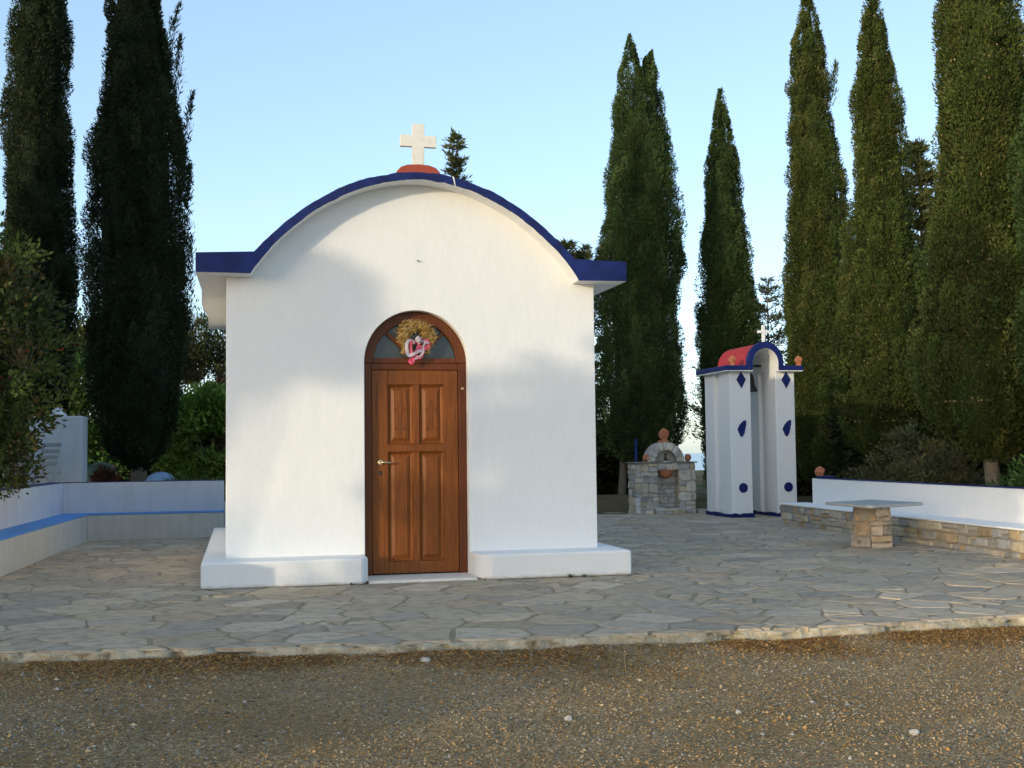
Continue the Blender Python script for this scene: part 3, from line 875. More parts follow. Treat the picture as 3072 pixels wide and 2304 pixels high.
# ------------------------------------------------------------------ masonry
STT = [(.50, .43, .30), (.45, .41, .33), (.40, .385, .35), (.55, .47, .33), (.44, .32, .17), (.58, .52, .41), (.34, .33, .31), (.50, .37, .22), (.46, .43, .38), (.52, .46, .35)]
def blocks(u0, u1, v0, v1, rows, lw, rr):
    """courses of unequal blocks: (u0,u1,v0,v1)"""
    out = []
    hs = [rr.uniform(.55, 1.45) for _ in range(rows)]; t = sum(hs); z = v0
    for h in hs:
        h = h / t * (v1 - v0); u = u0
        while u < u1 - 1e-6:
            l = rr.uniform(*lw)
            if u + l > u1 - lw[0] * .6: l = u1 - u
            if rr.random() < .34 and h > .085:
                k = rr.uniform(.28, .72); out += [(u, u + l, z, z + h * k), (u, u + l, z + h * k, z + h)]
            else: out.append((u, u + l, z, z + h))
            u += l
        z += h
    return out
def lay(mb, bl, mapf, rr, gap=.007, dep=.022, mat=0, tones=STT):
    for (a, b, c, d) in bl:
        g = gap * rr.uniform(.5, 1.3)
        a, b, c, d = a + g, b - g, c + g, d - g
        if b - a < .012 or d - c < .012: continue
        ch = min(.2 * (b - a), .2 * (d - c), .03)
        oc = [(a + ch, c), (b - ch, c), (b, c + ch), (b, d - ch), (b - ch, d), (a + ch, d), (a, d - ch), (a, c + ch)]
        oc = [(u + rr.uniform(-.5, .5) * ch * 1.1, v + rr.uniform(-.5, .5) * ch * 1.1) for u, v in oc]
        uc, vc = (a + b) / 2, (c + d) / 2
        dd = dep * rr.uniform(.5, 1.3); tu, tv = rr.gauss(0, .03), rr.gauss(0, .03)
        lay0 = [mapf(u, v, -.02) for u, v in oc]
        lay1 = [mapf(u, v, dd * .45) for u, v in oc]
        lay2 = [mapf(uc + (u - uc) * .86, vc + (v - vc) * .86, dd + tu * (u - uc) + tv * (v - vc)) for u, v in oc]
        n_ = 8
        fs = [(k * n_ + i, k * n_ + (i + 1) % n_, (k + 1) * n_ + (i + 1) % n_, (k + 1) * n_ + i) for k in range(2) for i in range(n_)] + [tuple(range(16, 24))]
        t = tones[rr.randrange(len(tones))]; f = rr.uniform(.8, 1.15)
        mb.add(lay0 + lay1 + lay2, fs, mat, tuple(x * f for x in t))

# ------------------------------------------------------------------ left: low wall with a built-in seat
def along(p0, p1):
    p0, p1 = Vector(p0), Vector(p1); d = (p1 - p0).normalized(); nrm = Vector((-d.y, d.x)); return p0, d, nrm, (p1 - p0).length
def strip(mb, line, a, b, z0, z1, mat=0):
    """a wall between two offsets of a plan polyline (offset to the left of travel)"""
    L = []
    for off in (a, b):
        pts = []
        for i, p in enumerate(line):
            p = Vector(p)
            d0 = (p - Vector(line[i - 1])).normalized() if i else None
            d1 = (Vector(line[i + 1]) - p).normalized() if i < len(line) - 1 else None
            if d0 is None: nn = Vector((-d1.y, d1.x))
            elif d1 is None: nn = Vector((-d0.y, d0.x))
            else:
                n0, n1 = Vector((-d0.y, d0.x)), Vector((-d1.y, d1.x)); s = (n0 + n1).normalized(); nn = s / max(.2, s.dot(n0))
            pts.append(p + nn * off)
        L.append(pts)
    n_ = len(line)
    for i in range(n_ - 1):
        q = [L[0][i], L[0][i + 1], L[1][i + 1], L[1][i]]
        mb.prism([tuple(x) for x in q], z0, z1, 'z', mat)
LLINE = [(-4.20, -3.0), (-3.94, 1.45), (-3.71, 6.43), (-1.86, 6.46)]
lw = thing('seat_wall', (-3.9, 3, 0), 'low white wall with a built-in seat with a pale blue top, left of the chapel', 'wall')
def poly_strip(line, a, b):
    mbx = MB(); strip(mbx, line, a, b, 0, 1)
    return mbx
mb = MB(); strip(mb, LLINE, .40, .62, -.05, .80)
mb.build('wall', WHITE2, lw, .012)
mb = MB(); strip(mb, LLINE, .0, .3995, -.05, .352)
mb.build('seat_base', BENCHW, lw, .01)
mb = MB(); strip(mb, LLINE, -.004, .3993, .3525, .366)
mb.build('seat_top', SKYBLUE, lw, .004)
mb = MB(); strip(mb, LLINE, .398, .622, .8002, .8055)
o = mb.build('coping', NAVY2, lw, .001); o['label'] = 'thin blue painted coping'
mb = MB(); mb.box(-1.858, -1.0, 6.5, 6.72, -.05, .50)
tag(mb.build('low_wall', WHITE2, None, .012), 'short lower piece of white wall behind the chapel left corner', 'wall')

# ------------------------------------------------------------------ right: white wall with a stone faced seat
RL = [(6.12, -.48 - 2.2), (6.65, 6.27)]
p0, d, nrm, LEN = along(RL[0], RL[1])
rgt = -nrm                                                     # away from the terrace
rw = thing('stone_seat_wall', (6.5, 2.5, 0), 'long white wall with a stone faced seat on the right edge of the terrace', 'wall')
def P2(u, o_): return (p0.x + d.x * u + rgt.x * o_, p0.y + d.y * u + rgt.y * o_)
def sbox(mb, u0, u1, o0, o1, z0, z1, mat=0): mb.prism([P2(u0, o0), P2(u1, o0), P2(u1, o1), P2(u0, o1)], z0, z1, 'z', mat)
rr = random.Random(21)
mb = MB()
sbox(mb, 0, LEN - .004, .012, .44, -.05, .292, 1)
lay(mb, blocks(0, LEN, -.01, .292, 3, (.10, .34), rr), lambda u, v, w_: (*P2(u, .012 - w_), v), rr)
lay(mb, blocks(0, .44, -.01, .292, 3, (.10, .2), rr), lambda u, v, w_: (*P2(LEN - .004 + w_, u), v), rr)
mb.build('stone_base', [STONE, MORTAR], rw)
mb = MB(); sbox(mb, 0, LEN + .01, -.022, .4395, .293, .318)
mb.build('seat_top', WHITE, rw, .008)
mb = MB(); sbox(mb, 0, LEN - .22, .44, .63, -.05, .70)
mb.build('wall', WHITE, rw, .012)
mb = MB(); sbox(mb, 0, LEN - .40, .437, .634, .7002, .7065); sbox(mb, LEN - .62, LEN - .40, .437, .634, .7068, .74)
o = mb.build('coping', NAVY2, rw, .001); o['label'] = 'thin blue painted coping'
def palmette(mb, c, h, wd, th, mat=0, az=0.0, lean=0.0):
    """clay roof ornament: a fluted leaf on a block"""
    ca, sa = math.cos(az), math.sin(az)
    def put(x, y, z): return (c[0] + x * ca - y * sa, c[1] + x * sa + y * ca, c[2] + z)
    prof = [(-.30, 0), (-.30, .16), (-.26, .20), (-.42, .34), (-.50, .52), (-.46, .68), (-.34, .84), (-.20, .90), (-.08, 1.0), (.03, .98), (.16, .93), (.33, .86), (.44, .72), (.47, .58), (.40, .40), (.26, .22), (.30, .16), (.30, 0)]
    n_ = len(prof)
    vs = [put(x * wd, -th / 2, z * h) for x, z in prof] + [put(x * wd * .8 + 0, -th * .75, z * h * .94 + .02 * h) for x, z in prof] + [put(x * wd, th / 2, z * h) for x, z in prof]
    fs = [(i, (i + 1) % n_, n_ + (i + 1) % n_, n_ + i) for i in range(n_)] + [tuple(range(n_, 2 * n_))] + [tuple(range(2 * n_, 3 * n_))[::-1]] + [((i + 1) % n_, i, 2 * n_ + i, 2 * n_ + (i + 1) % n_) for i in range(n_)]
    mb.add(vs, fs, mat)
    for a in (-.5, -.25, 0, .25, .5):
        mb.tube([put(a * .2 * wd, -th * .75, .25 * h), put(a * .7 * wd, -th * .9, .55 * h), put(a * .9 * wd, -th * .7, .82 * h)], [.02 * wd, .05 * wd, .02 * wd], 6, mat)
mb = MB(); q = P2(LEN - .31, .535); palmette(mb, (q[0], q[1], .698), .19, .15, .10, az=-.35); mb.box(q[0] + .05, q[0] + .16, q[1] - .05, q[1] + .03, .7145, .74)
tag(mb.build('clay_ornament', TERRA, None, .004), 'terracotta leaf ornament standing on the left end of the right white wall', 'ornament')

# stone table
table = thing('stone_table', (5.66, 1.72, 0), 'low table of a pale marble slab on a round stone pedestal', 'table')
mb = MB(); rr = random.Random(5)
mb.lathe([(.198, -.02), (.198, .48)], (5.66, 1.72, 0), 28, 1, sx=1.0, sy=.95)
PR = .208
def pmap(u, v, w_):
    a = u / PR; r_ = PR + w_ - .008 + .02 * math.sin(v * 6 + 1) * (1 if v > .2 else .4)
    ca, sa = math.cos(a), math.sin(a); k = (abs(ca) ** 3 + abs(sa) ** 3) ** (-1 / 3)
    return (5.66 + r_ * k * ca * .98, 1.72 + r_ * k * sa * .95, v)
PT = [(.56, .46, .36), (.52, .44, .35), (.55, .40, .25), (.58, .50, .41), (.50, .44, .38), (.58, .46, .35)]
lay(mb, blocks(0, 2 * math.pi * PR, -.01, .484, 3, (.15, .30), rr), pmap, rr, .004, .014, 0, PT)
mb.build('pedestal', [STONE, MORTAR], table)
mb = MB()
cx, cy = 5.68, 1.74
ax = Vector((math.cos(-.51), math.sin(-.51))); ay = Vector((-ax.y, ax.x))
slab = [ax * -.53 + ay * .02, ax * -.06 - ay * .78, ax * .02 - ay * .80, ax * .58 - ay * .06, ax * .56 + ay * .02, ax * .0 + ay * .80]
mb.prism([(cx + p.x, cy + p.y) for p in slab], .488, .522)
SLABM = MT('grey_marble', .55, .35); SLABM.col(SLABM.mix(SLABM.noise(5, 5), (.46, .46, .45), (.34, .34, .33))); SLABM.bump([(SLABM.noise(50, 3), .003, .5)])
mb.build('tabletop', SLABM.m, table, .006)

# ------------------------------------------------------------------ bell tower
tower = thing('bell_tower', (7.15, 8.5, 0), 'white four pillared bell tower with red vault, blue trim and a small cross', 'bell tower')
TX = (6.55, 6.94, 7.40, 7.76); TY = (7.95, 8.40, 8.65, 9.08)
for x0, x1 in ((TX[0], TX[1]), (TX[2], TX[3])):
    for y0, y1 in ((TY[0], TY[1]), (TY[2], TY[3])):
        mb = MB(); mb.box(x0, x1, y0, y1, -.03, 2.515)
        mb.build('pillar', WHITE, tower, .015)
    mb = MB(); mb.box(x0 + .07, x1 - .07, TY[1], TY[2], -.03, 2.515)
    mb.build('recessed_panel', WHITE, tower)
vc = (TX[1] + TX[2]) / 2; RI, RO, VS, VH = .232, .325, 2.64, .23
def half(r_, h_, z, n_=24): return [(vc + r_ * math.cos(a), z + h_ * math.sin(a)) for a in np.linspace(0, math.pi, n_)]
EX0, EX1, EY0, EY1 = 6.44, 7.87, 7.81, 9.22
mb = MB()
for s0, s1 in ((EX0, vc - RI - .012), (vc + RI + .012, EX1)):
    mb.box(s0, s1, EY0, EY1, 2.516, 2.60)
o = mb.build('eave_slab', NAVY2, tower, .008); o['label'] = 'blue eave slab'
mb = MB()
for s0, s1 in ((EX0 + .01, vc - RI - .014), (vc + RI + .014, EX1 - .01)):
    mb.box(s0, s1, EY0 + .01, EY1 - .01, 2.500, 2.5155)
mb.build('soffit', WHITE, tower)
mb = MB()                                                       # white inside of the vault
out, inn = half(RI + .03, .28, VS), half(RI, .25, VS)
mb.prism([(vc + RI + .03, 2.50)] + out + [(vc - RI - .03, 2.50), (vc - RI, 2.50)] + inn[::-1] + [(vc + RI, 2.50)], EY0 + .012, EY1 - .012, 'y')
mb.build('vault_lining', WHITE, tower)
mb = MB()
out, inn = half(RO - .012, .352, VS), half(RI + .031, .281, VS)
mb.prism([(vc + RO - .012, 2.601)] + out + [(vc - RO + .012, 2.601), (vc - RI - .031, 2.601)] + inn[::-1] + [(vc + RI + .031, 2.601)], EY0 + .105, EY1 - .03, 'y', smooth=False)
REDP = paint('red_vault_paint', (.38, .026, .03), (.43, .036, .038), (.22, .02, .022))
mb.build('vault', REDP, tower)
mb = MB()
out, inn = half(RO + .005, .37, VS), half(RI + .006, .256, VS)
mb.prism([(vc + RO + .005, 2.52)] + out + [(vc - RO - .005, 2.52), (vc - RI - .006, 2.52)] + inn[::-1] + [(vc + RI + .006, 2.52)], EY0 - .004, EY0 + .104, 'y')
o = mb.build('arch_band', NAVY2, tower, .006); o['label'] = 'blue arch band'
mb = MB()
mb.prism([(vc + x, z + 3.0) for x, z in cross_poly(.026, .30, .105, .185, .026)], 7.86, 7.91, 'y')
mb.build('cross', WHITE, tower, .006)
for i, (x0, x1) in enumerate(((TX[0], TX[1]), (TX[2], TX[3]))):
    cx = (x0 + x1) / 2 + .02
    shapes = (('diamond', [(0, .145), (.085, .01), (.005, -.145), (-.085, .005)], 2.355, 'blue diamond'),
              ('leaf_plate', [(.075, .145), (.075, .07), (.04, -.08), (.0, -.145), (-.035, -.13), (-.085, -.015), (-.05, .06), (.02, .13)], 1.52, 'blue leaf shaped plate'),
              ('disc', [(.080 * math.cos(a), .084 * math.sin(a)) for a in np.linspace(0, 2 * math.pi, 20, endpoint=False)], .505, 'blue disc'))
    for nm, sh, z, lb in shapes:
        mb = MB(); mb.prism([(cx + x, z + y) for x, y in sh], TY[0] - .016, TY[0] + .004, 'y')
        o = mb.build(nm, NAVY2, tower, .004); o['label'] = lb
rr = random.Random(2)
for x0, x1 in ((TX[0], TX[1]), (TX[2], TX[3])):                 # blue foot painted round each side
    mb = MB()
    loop = [(x0, TY[0]), (x1, TY[0]), (x1, TY[3]), (x0, TY[3])]
    pts = []
    for i in range(4):
        a, b_ = loop[i], loop[(i + 1) % 4]
        for k in range(8): pts.append((a[0] + (b_[0] - a[0]) * k / 8, a[1] + (b_[1] - a[1]) * k / 8))
    cx, cy = (x0 + x1) / 2, (TY[0] + TY[3]) / 2
    vs = []
    for (x, y) in pts:
        ox, oy = (x - cx), (y - cy); l = math.hypot(ox, oy)
        e = .012 + rr.uniform(0, .012)
        vs.append((x + (e if x > cx else -e) * (abs(x - cx) > .15), y + (e if y > cy else -e) * (abs(y - cy) > .4), -.02))
    n_ = len(vs)
    vs += [(x, y, .062 + rr.uniform(-.014, .014)) for x, y, z in vs]
    vs += [(cx + (x - cx) * .9, cy + (y - cy) * .95, z) for x, y, z in vs[n_:]]
    mb.add(vs, [(i, (i + 1) % n_, n_ + (i + 1) % n_, n_ + i) for i in range(n_)] + [(n_ + i, n_ + (i + 1) % n_, 2 * n_ + (i + 1) % n_, 2 * n_ + i) for i in range(n_)])
    o = mb.build('foot_band', NAVY2, tower); o['label'] = 'blue painted foot'
for x, y in ((6.60, 7.92), (7.83, 7.92)):
    mb = MB(); palmette(mb, (x, y, 2.601), .175, .125, .07, az=-.25)
    mb.build('clay_ornament', TERRA, tower, .003)
mb = MB()                                                       # the bell, hung from a bar under the vault
mb.lathe([(.0, .0), (.155, .0), (.165, .01), (.150, .05), (.118, .12), (.105, .22), (.09, .29), (.055, .33), (.0, .345)], (vc - .02, 8.52, 2.18), 24)
mb.lathe([(.0, -.035), (.025, -.03), (.03, -.01), (.012, .02)], (vc - .02, 8.52, 2.18), 10)
mb.tube([(vc - .02, 8.52, 2.50), (vc - .02, 8.52, 2.66)], .016, 8)
mb.tube([(TX[1] - .02, 8.52, 2.64), (TX[2] + .02, 8.52, 2.64)], .02, 8)
mb.build('bell', IRON, tower)

# ------------------------------------------------------------------ stone fountain niche
ft = thing('stone_fountain', (5.98, 9.8, 0), 'stone wall fountain with an arched niche, terracotta bowl and ornaments', 'fountain')
FX0, FX1, FY, FD = 5.38, 6.55, 9.60, .40
NX0, NX1 = 5.82, 6.22
rr = random.Random(14)
FT_ = [(.56, .48, .34), (.50, .465, .395), (.45, .44, .42), (.62, .53, .37), (.64, .59, .50), (.41, .40, .38), (.55, .50, .42)]
mb = MB()
mb.box(FX0 + .01, NX0 - .01, FY + .012, FY + FD, -.05, .925, 1)
mb.box(NX1 + .01, FX1 - .01, FY + .012, FY + FD, -.05, .925, 1)
mb.box(NX0 - .0098, NX1 + .0098, FY + .21, FY + FD - .002, -.05, .923, 1)
mb.box(NX0 - .0098, NX1 + .0098, FY + .012, FY + .2098, .80, .924, 1)
fm = lambda u, v, w_: (u, FY + .012 - w_, v)
lay(mb, blocks(FX0, NX0, -.01, .925, 7, (.10, .24), rr), fm, rr, .006, .02, 0, FT_)
lay(mb, blocks(NX1, FX1, -.01, .925, 6, (.12, .26), rr), fm, rr, .006, .02, 0, FT_)
lay(mb, [(NX0, 5.98, .80, .925), (5.98, 6.10, .80, .925), (6.10, NX1, .80, .925)], fm, rr, .005, .018, 0, FT_)
lay(mb, blocks(NX0, NX1, .10, .80, 8, (.08, .25), rr), lambda u, v, w_: (u, FY + .208 - w_, v), rr, .005, .014, 0, FT_[1:3] + FT_[5:])
lay(mb, blocks(FY + .012, FY + FD, -.01, .925, 7, (.10, .22), rr), lambda u, v, w_: (FX0 + .01 - w_, u, v), rr, .006, .02, 0, FT_)
lay(mb, blocks(FY + .012, FY + .21, .1, .80, 6, (.09, .2), rr), lambda u, v, w_: (NX0 - .01 + w_, u, v), rr, .005, .008, 0, FT_)
lay(mb, blocks(FY + .012, FY + .21, .1, .80, 6, (.09, .2), rr), lambda u, v, w_: (NX1 + .01 - w_, u, v), rr, .005, .008, 0, FT_)
lay(mb, blocks(FX0 - .01, FX0 + .09, -.01, .30, 1, (.10, .11), rr), lambda u, v, w_: (u, FY - .022 - w_, v), rr, .004, .02, 0, [(.72, .71, .69)])
mb.build('stone_body', [STONE, MORTAR], ft)
mb = MB()
mb.box(5.72, 6.40, FY - .13, FY + .005, -.05, .085, 1)
lay(mb, blocks(5.72, 6.42, -.01, .09, 1, (.14, .26), rr), lambda u, v, w_: (u, FY - .13 - w_, v), rr, .005, .02, 0, FT_)
lay(mb, blocks(5.72, 6.42, FY - .15, FY + .19, 1, (.14, .26), rr), lambda u, v, w_: (u, v, .085 + w_), rr, .005, .02, 0, [(.55, .53, .48), (.60, .58, .54)])
mb.build('step', [STONE, MORTAR], ft)
mb = MB()
mb.box(FX0 - .035, 5.80, FY - .035, FY + FD + .02, .927, .952); mb.box(6.16, FX1 + .03, FY - .03, FY + FD + .02, .927, .95); mb.box(5.8002, 6.1598, FY - .01, FY + FD, .9275, .946)
SHELF = MT('slate_slab', .75, .3); SHELF.col(SHELF.mix(SHELF.noise(8, 5), (.25, .24, .215), (.16, .155, .14))); SHELF.bump([(SHELF.noise(40, 4), .006, .6)])
mb.build('shelf', SHELF.m, ft, .006)
mb = MB()
ac = 5.985; r0, r1 = .205, .36
mb.prism([(ac + r1 * math.cos(a) * .985, .954 + r1 * math.sin(a)) for a in np.linspace(0, math.pi, 28)], FY + .13, FY + .30, 'y', 1)
na = 9
for i in range(na):
    a0, a1 = math.pi * i / na, math.pi * (i + 1) / na
    lay(mb, [(a0 * .3, a1 * .3, r0, r1)], lambda u, v, w_: (ac + v * math.cos(u / .3), FY + .02 - w_, .954 + v * math.sin(u / .3)), rr, .004, .014, 0, [(.60, .55, .45), (.50, .475, .42), (.66, .63, .56), (.46, .44, .41)])
mb.prism([(ac + r1 * math.cos(a), .954 + r1 * math.sin(a)) for a in np.linspace(0, math.pi, 28)] + [(ac + r0 * math.cos(a), .954 + r0 * math.sin(a)) for a in np.linspace(math.pi, 0, 28)], FY + .022, FY + .129, 'y', 1)
mb.build('arch', [STONE, MORTAR], ft)
mb = MB(); mb.lathe([(.0, -.135), (.05, -.13), (.10, -.10), (.135, -.04), (.142, .0), (.150, .004), (.150, .016), (.13, .014), (.115, -.03), (.0, -.09)], (6.0, FY + .08, .785), 28)
mb.build('bowl', TERRA, ft)
mb = MB(); mb.tube([(6.0, FY + .13, 1.02), (6.0, FY + .07, 1.03), (6.0, FY + .05, 1.0)], [.013, .013, .011], 8); mb.tube([(6.0, FY + .09, 1.03), (6.01, FY + .09, 1.09)], .008, 6); mb.lathe([(.0, -.01), (.03, -.008), (.03, .008), (.0, .01)], (6.01, FY + .09, 1.09), 10); mb.tube([(5.97, FY + .09, .99), (6.05, FY + .07, .985)], .012, 6)
mb.build('tap', IRON, ft)
mb = MB(); palmette(mb, (ac + .01, FY + .14, 1.30), .27, .19, .10, az=-.2); mb.box(ac - .09, ac + .09, FY + .08, FY + .2, 1.285, 1.345)
mb.build('clay_ornament', TERRA, ft, .004)
for x in (5.61, 6.42):
    mb = MB(); mb.lathe([(.0, .0), (.04, .0), (.045, .02), (.06, .05), (.058, .10), (.04, .13), (.0, .14)], (x, FY + .06, .952), 16, sx=.95, sy=.7)
    for a in (-.4, 0, .4): mb.tube([(x + .06 * a, FY + .015, .97), (x + .12 * a, FY + .008, 1.02), (x + .08 * a, FY + .02, 1.085)], [.006, .012, .006], 6)
    mb.build('clay_ornament', TERRA, ft)

# ------------------------------------------------------------------ vegetation builders
def unit(v): return v / np.maximum(np.linalg.norm(v, axis=-1, keepdims=True), 1e-9)

def rhombs(P, D, L, Wd, g, fold=.0):
    """leaf shaped quads: base, side, tip, side"""
    n = len(P)
    S_ = unit(np.cross(D, g.normal(0, 1, (n, 3))))
    N_ = np.cross(D, S_)
    L = L[:, None]; Wd = Wd[:, None]
    return np.stack([P, P + D * L * .45 + S_ * Wd + N_ * Wd * fold, P + D * L, P + D * L * .45 - S_ * Wd + N_ * Wd * fold], 1).reshape(-1, 3)

def trunk_mesh(mb, base, top, r0, r1, rr, n=9, bend=.03):
    base, top = Vector(base), Vector(top); k = 7
    pts = []
    for i in range(k + 1):
        t = i / k
        p = base.lerp(top, t); p += Vector((rr.gauss(0, bend), rr.gauss(0, bend), 0)) * (t > 0)
        pts.append(p)
    rad = [(r0 + (r1 - r0) * i / k) * (1.35 if i == 0 else 1.0) for i in range(k + 1)]
    mb.tube(pts, rad, n)

CY_SHADED = [(.022, .036, .014), (.030, .044, .017), (.017, .029, .012), (.036, .050, .019)]  # shade over the left cypresses is put into the leaf colour
CY_MID = [(.042, .078, .022), (.055, .092, .028), (.033, .062, .018), (.065, .100, .032)]
CY_SUNLIT = [(.054, .080, .018), (.068, .092, .021), (.042, .064, .016), (.088, .100, .027)]  # warm sunlight on the right cypresses is put into the leaf colour

def cypress(name, loc, prof, seed, tones, label, n=42000, plumes=150, lean=(0, 0), leaders=None, trunk=(.14, None), wisps=(), cones=0, lump=.10, group='tall cypress trees'):
    n = int(n * 1.4)
    g = np.random.default_rng(seed); rr = random.Random(seed)
    t = thing(name, loc, label, 'tree', group)
    pz = np.array([p[0] for p in prof]); prr = np.array([p[1] for p in prof]) * 1.03
    z0, z1 = pz[0], pz[-1]
    lx = lambda z: lean[0] * np.clip((z - 2) / (z1 - 2), 0, None)
    ly = lambda z: lean[1] * np.clip((z - 2) / (z1 - 2), 0, None)
    # plumes: upright spindles of foliage that ride on the outline
    zz = np.linspace(z0, z1, 400); wgt = np.interp(zz, pz, prr) + .06; cw = np.cumsum(wgt) / wgt.sum()
    hz = np.interp(g.random(plumes), cw, zz)
    ha = g.uniform(0, 2 * np.pi, plumes)
    plumes *= 3
    hz = np.interp(g.random(plumes), cw, zz); ha = g.uniform(0, 2 * np.pi, plumes)
    big = vnoise(ha * 1.5 + seed, hz * .75, seed + 5); mid_ = vnoise(ha * 4.5 + seed, hz * 1.7, seed + 6)
    hr = np.clip((1.03 - np.abs(g.normal(0, lump * 1.2, plumes))) * (.80 + .16 * big + .24 * mid_), .55, 1.07)
    wob = lambda th, zq: .74 + .44 * vnoise(np.cos(th) * 1.15 + zq * .62 + seed, np.sin(th) * 1.15 + zq * .41, seed + 8) + .10 * (vnoise(np.cos(th) * 3 + zq * 1.9, np.sin(th) * 3 - zq * 1.3, seed + 9) - .5)
    hl = g.uniform(.30, .85, plumes) * np.clip(np.interp(hz, pz, prr) / .6, .5, 1.2)
    hw = g.uniform(.07, .15, plumes) * np.clip(np.interp(hz, pz, prr) / .55, .45, 1.15)
    ht = np.array(tones)[g.integers(0, len(tones), plumes)] * g.uniform(.65, 1.4, (plumes, 1)) * (.70 + .6 * mid_)[:, None]  # recessed plumes come out darker: crevice shade put into the tone
    k = g.integers(0, plumes, n)
    u = g.random(n)
    z = hz[k] + (u - .45) * hl[k]
    skin = g.random(n) < .22                                   # an even coat between the plumes
    zs_ = np.interp(g.random(n), cw, zz)
    z = np.where(skin, zs_, z)
    z = np.where(z > z1, z1 - g.random(n) * .25, z); z = np.where(z < z0, z0 + g.random(n) * .35, z)
    R0 = np.interp(z, pz, prr)
    sp = hw[k] * np.sqrt(np.clip(np.sin(np.pi * u ** .8), .05, 1))
    r_ = np.maximum(R0 * hr[k] - .55 * hw[k], 0)
    th_ = np.where(skin, g.uniform(0, 2 * np.pi, n), ha[k])
    lump_ = .72 + .20 * vnoise(th_ * 2.6 + seed, z * 1.3, seed + 1)
    r_ = np.where(skin, R0 * lump_, r_); sp = np.where(skin, .055, sp)
    q = unit(g.normal(0, 1, (n, 3))) * np.array([1, 1, .6])
    P = np.stack([np.cos(th_) * r_, np.sin(th_) * r_, z], -1) + q * sp[:, None]
    ww = wob(th_, z)[:, None]; P[:, :2] *= ww
    rad = np.hypot(P[:, 0], P[:, 1]); lim = R0 * 1.12 + .03
    f = np.minimum(1, lim / np.maximum(rad, 1e-6)); P[:, 0] *= f; P[:, 1] *= f
    if leaders:                                                # a forked top: gaps between the leaders
        for (zc, dx, zt_, wd) in leaders: pass
        m = P[:, 2] > leaders[0][0]
        tops = [l for l in leaders]
        pick = g.integers(0, len(tops), n)
        for i, (zc, dx, zt_, wd) in enumerate(tops):
            mm = m & (pick == i)
            tt = np.clip((P[:, 2] - zc) / (zt_ - zc), 0, None)
            P[mm, 0] = P[mm, 0] / np.maximum(R0[mm], .05) * wd * (1 - np.clip(tt[mm], 0, .97)) + dx * np.minimum(1, tt[mm] * 1.2 + .55)
            over = mm & (P[:, 2] > zt_); P[over, 2] = zc + g.random(over.sum()) * (zt_ - zc) * .9
    out = unit(np.stack([P[:, 0], P[:, 1], np.zeros(n)], -1) + 1e-6)
    D = unit(np.array([0, 0, 1.0]) * .75 + out * .40 + q * .6 + g.normal(0, .33, (n, 3)))
    L = g.uniform(.030, .085, n); Wd = g.uniform(.006, .014, n)
    P[:, 0] += lx(P[:, 2]); P[:, 1] += ly(P[:, 2])
    T = ht[k] * g.uniform(.8, 1.2, (n, 1)) * (.75 + .5 * u[:, None])     # paler towards the top of each plume
    dead = g.random(n) < .012; T[dead] = np.array([.16, .11, .05])
    A = rhombs(P - D * L[:, None] * .3, D, L, Wd, g)
    extra = []
    if wisps:
        wp, wd_, wt = [], [], []
        for (x, y, za, zb_, bend) in wisps:
            m_ = int(240 * (zb_ - za) + 60)
            uu = g.random(m_) ** .8
            px_ = x + bend * uu ** 1.6 + g.normal(0, .075, m_) * (1.15 - uu)
            py_ = y + g.normal(0, .06, m_) * (1.15 - uu)
            wp.append(np.stack([px_, py_, za + (zb_ - za) * uu], -1)); wd_.append(unit(np.stack([bend * .8 + g.normal(0, .5, m_), g.normal(0, .4, m_), np.ones(m_)], -1)))
            wt.append(np.array(tones)[g.integers(0, len(tones), m_)])
        wp, wd_, wt = np.concatenate(wp), np.concatenate(wd_), np.concatenate(wt)
        extra.append((rhombs(wp, wd_, g.uniform(.06, .15, len(wp)), g.uniform(.006, .013, len(wp)), g), 4, wt))
    # dense twigs inside: a lumpy core well below the outline
    ns, nz_ = 22, 56
    cz_ = np.linspace(z0 + .05, z1 - .5, nz_); ca = np.linspace(0, 2 * np.pi, ns, endpoint=False)
    Zc, Ac = np.meshgrid(cz_, ca, indexing='ij')
    Rc = np.interp(Zc, pz, prr) * .66 * (.88 + .22 * vnoise(Ac * 3.5 + seed, Zc * 1.6, seed))
    Rc = Rc * wob(Ac, Zc)
    if leaders: Rc = np.where(Zc > leaders[0][0] - .3, Rc * .25, Rc)
    Rc = np.where(Zc > z1 - 1.4, Rc * .6, Rc)
    Cv = np.stack([np.cos(Ac) * Rc + lx(Zc), np.sin(Ac) * Rc + ly(Zc), Zc], -1)
    qd = np.stack([Cv[:-1], np.roll(Cv, -1, 1)[:-1], np.roll(Cv, -1, 1)[1:], Cv[1:]], 2).reshape(-1, 3)
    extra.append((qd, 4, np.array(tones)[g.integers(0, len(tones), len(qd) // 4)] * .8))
    bot = np.stack([np.repeat(np.array([[lx(z0), ly(z0), z0]]), ns, 0), np.roll(Cv[0], -1, 0), Cv[0]], 1).reshape(-1, 3)
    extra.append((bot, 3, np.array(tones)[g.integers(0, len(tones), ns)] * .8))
    if cones:
        zc_ = np.interp(g.random(cones), cw, zz); zc_ = np.clip(zc_, z0 + .8, z1 - .4)
        ac = g.uniform(0, 2 * np.pi, cones); rc = np.interp(zc_, pz, prr) * g.uniform(.80, .98, cones) * wob(ac, zc_)
        cp = np.stack([np.cos(ac) * rc + lx(zc_), np.sin(ac) * rc + ly(zc_), zc_], -1)
        oc = np.array([[1, 0, 0], [0, 1, 0], [-1, 0, 0], [0, -1, 0], [0, 0, 1], [0, 0, -1]], float)
        tri = np.array([[0, 1, 4], [1, 2, 4], [2, 3, 4], [3, 0, 4], [1, 0, 5], [2, 1, 5], [3, 2, 5], [0, 3, 5]])
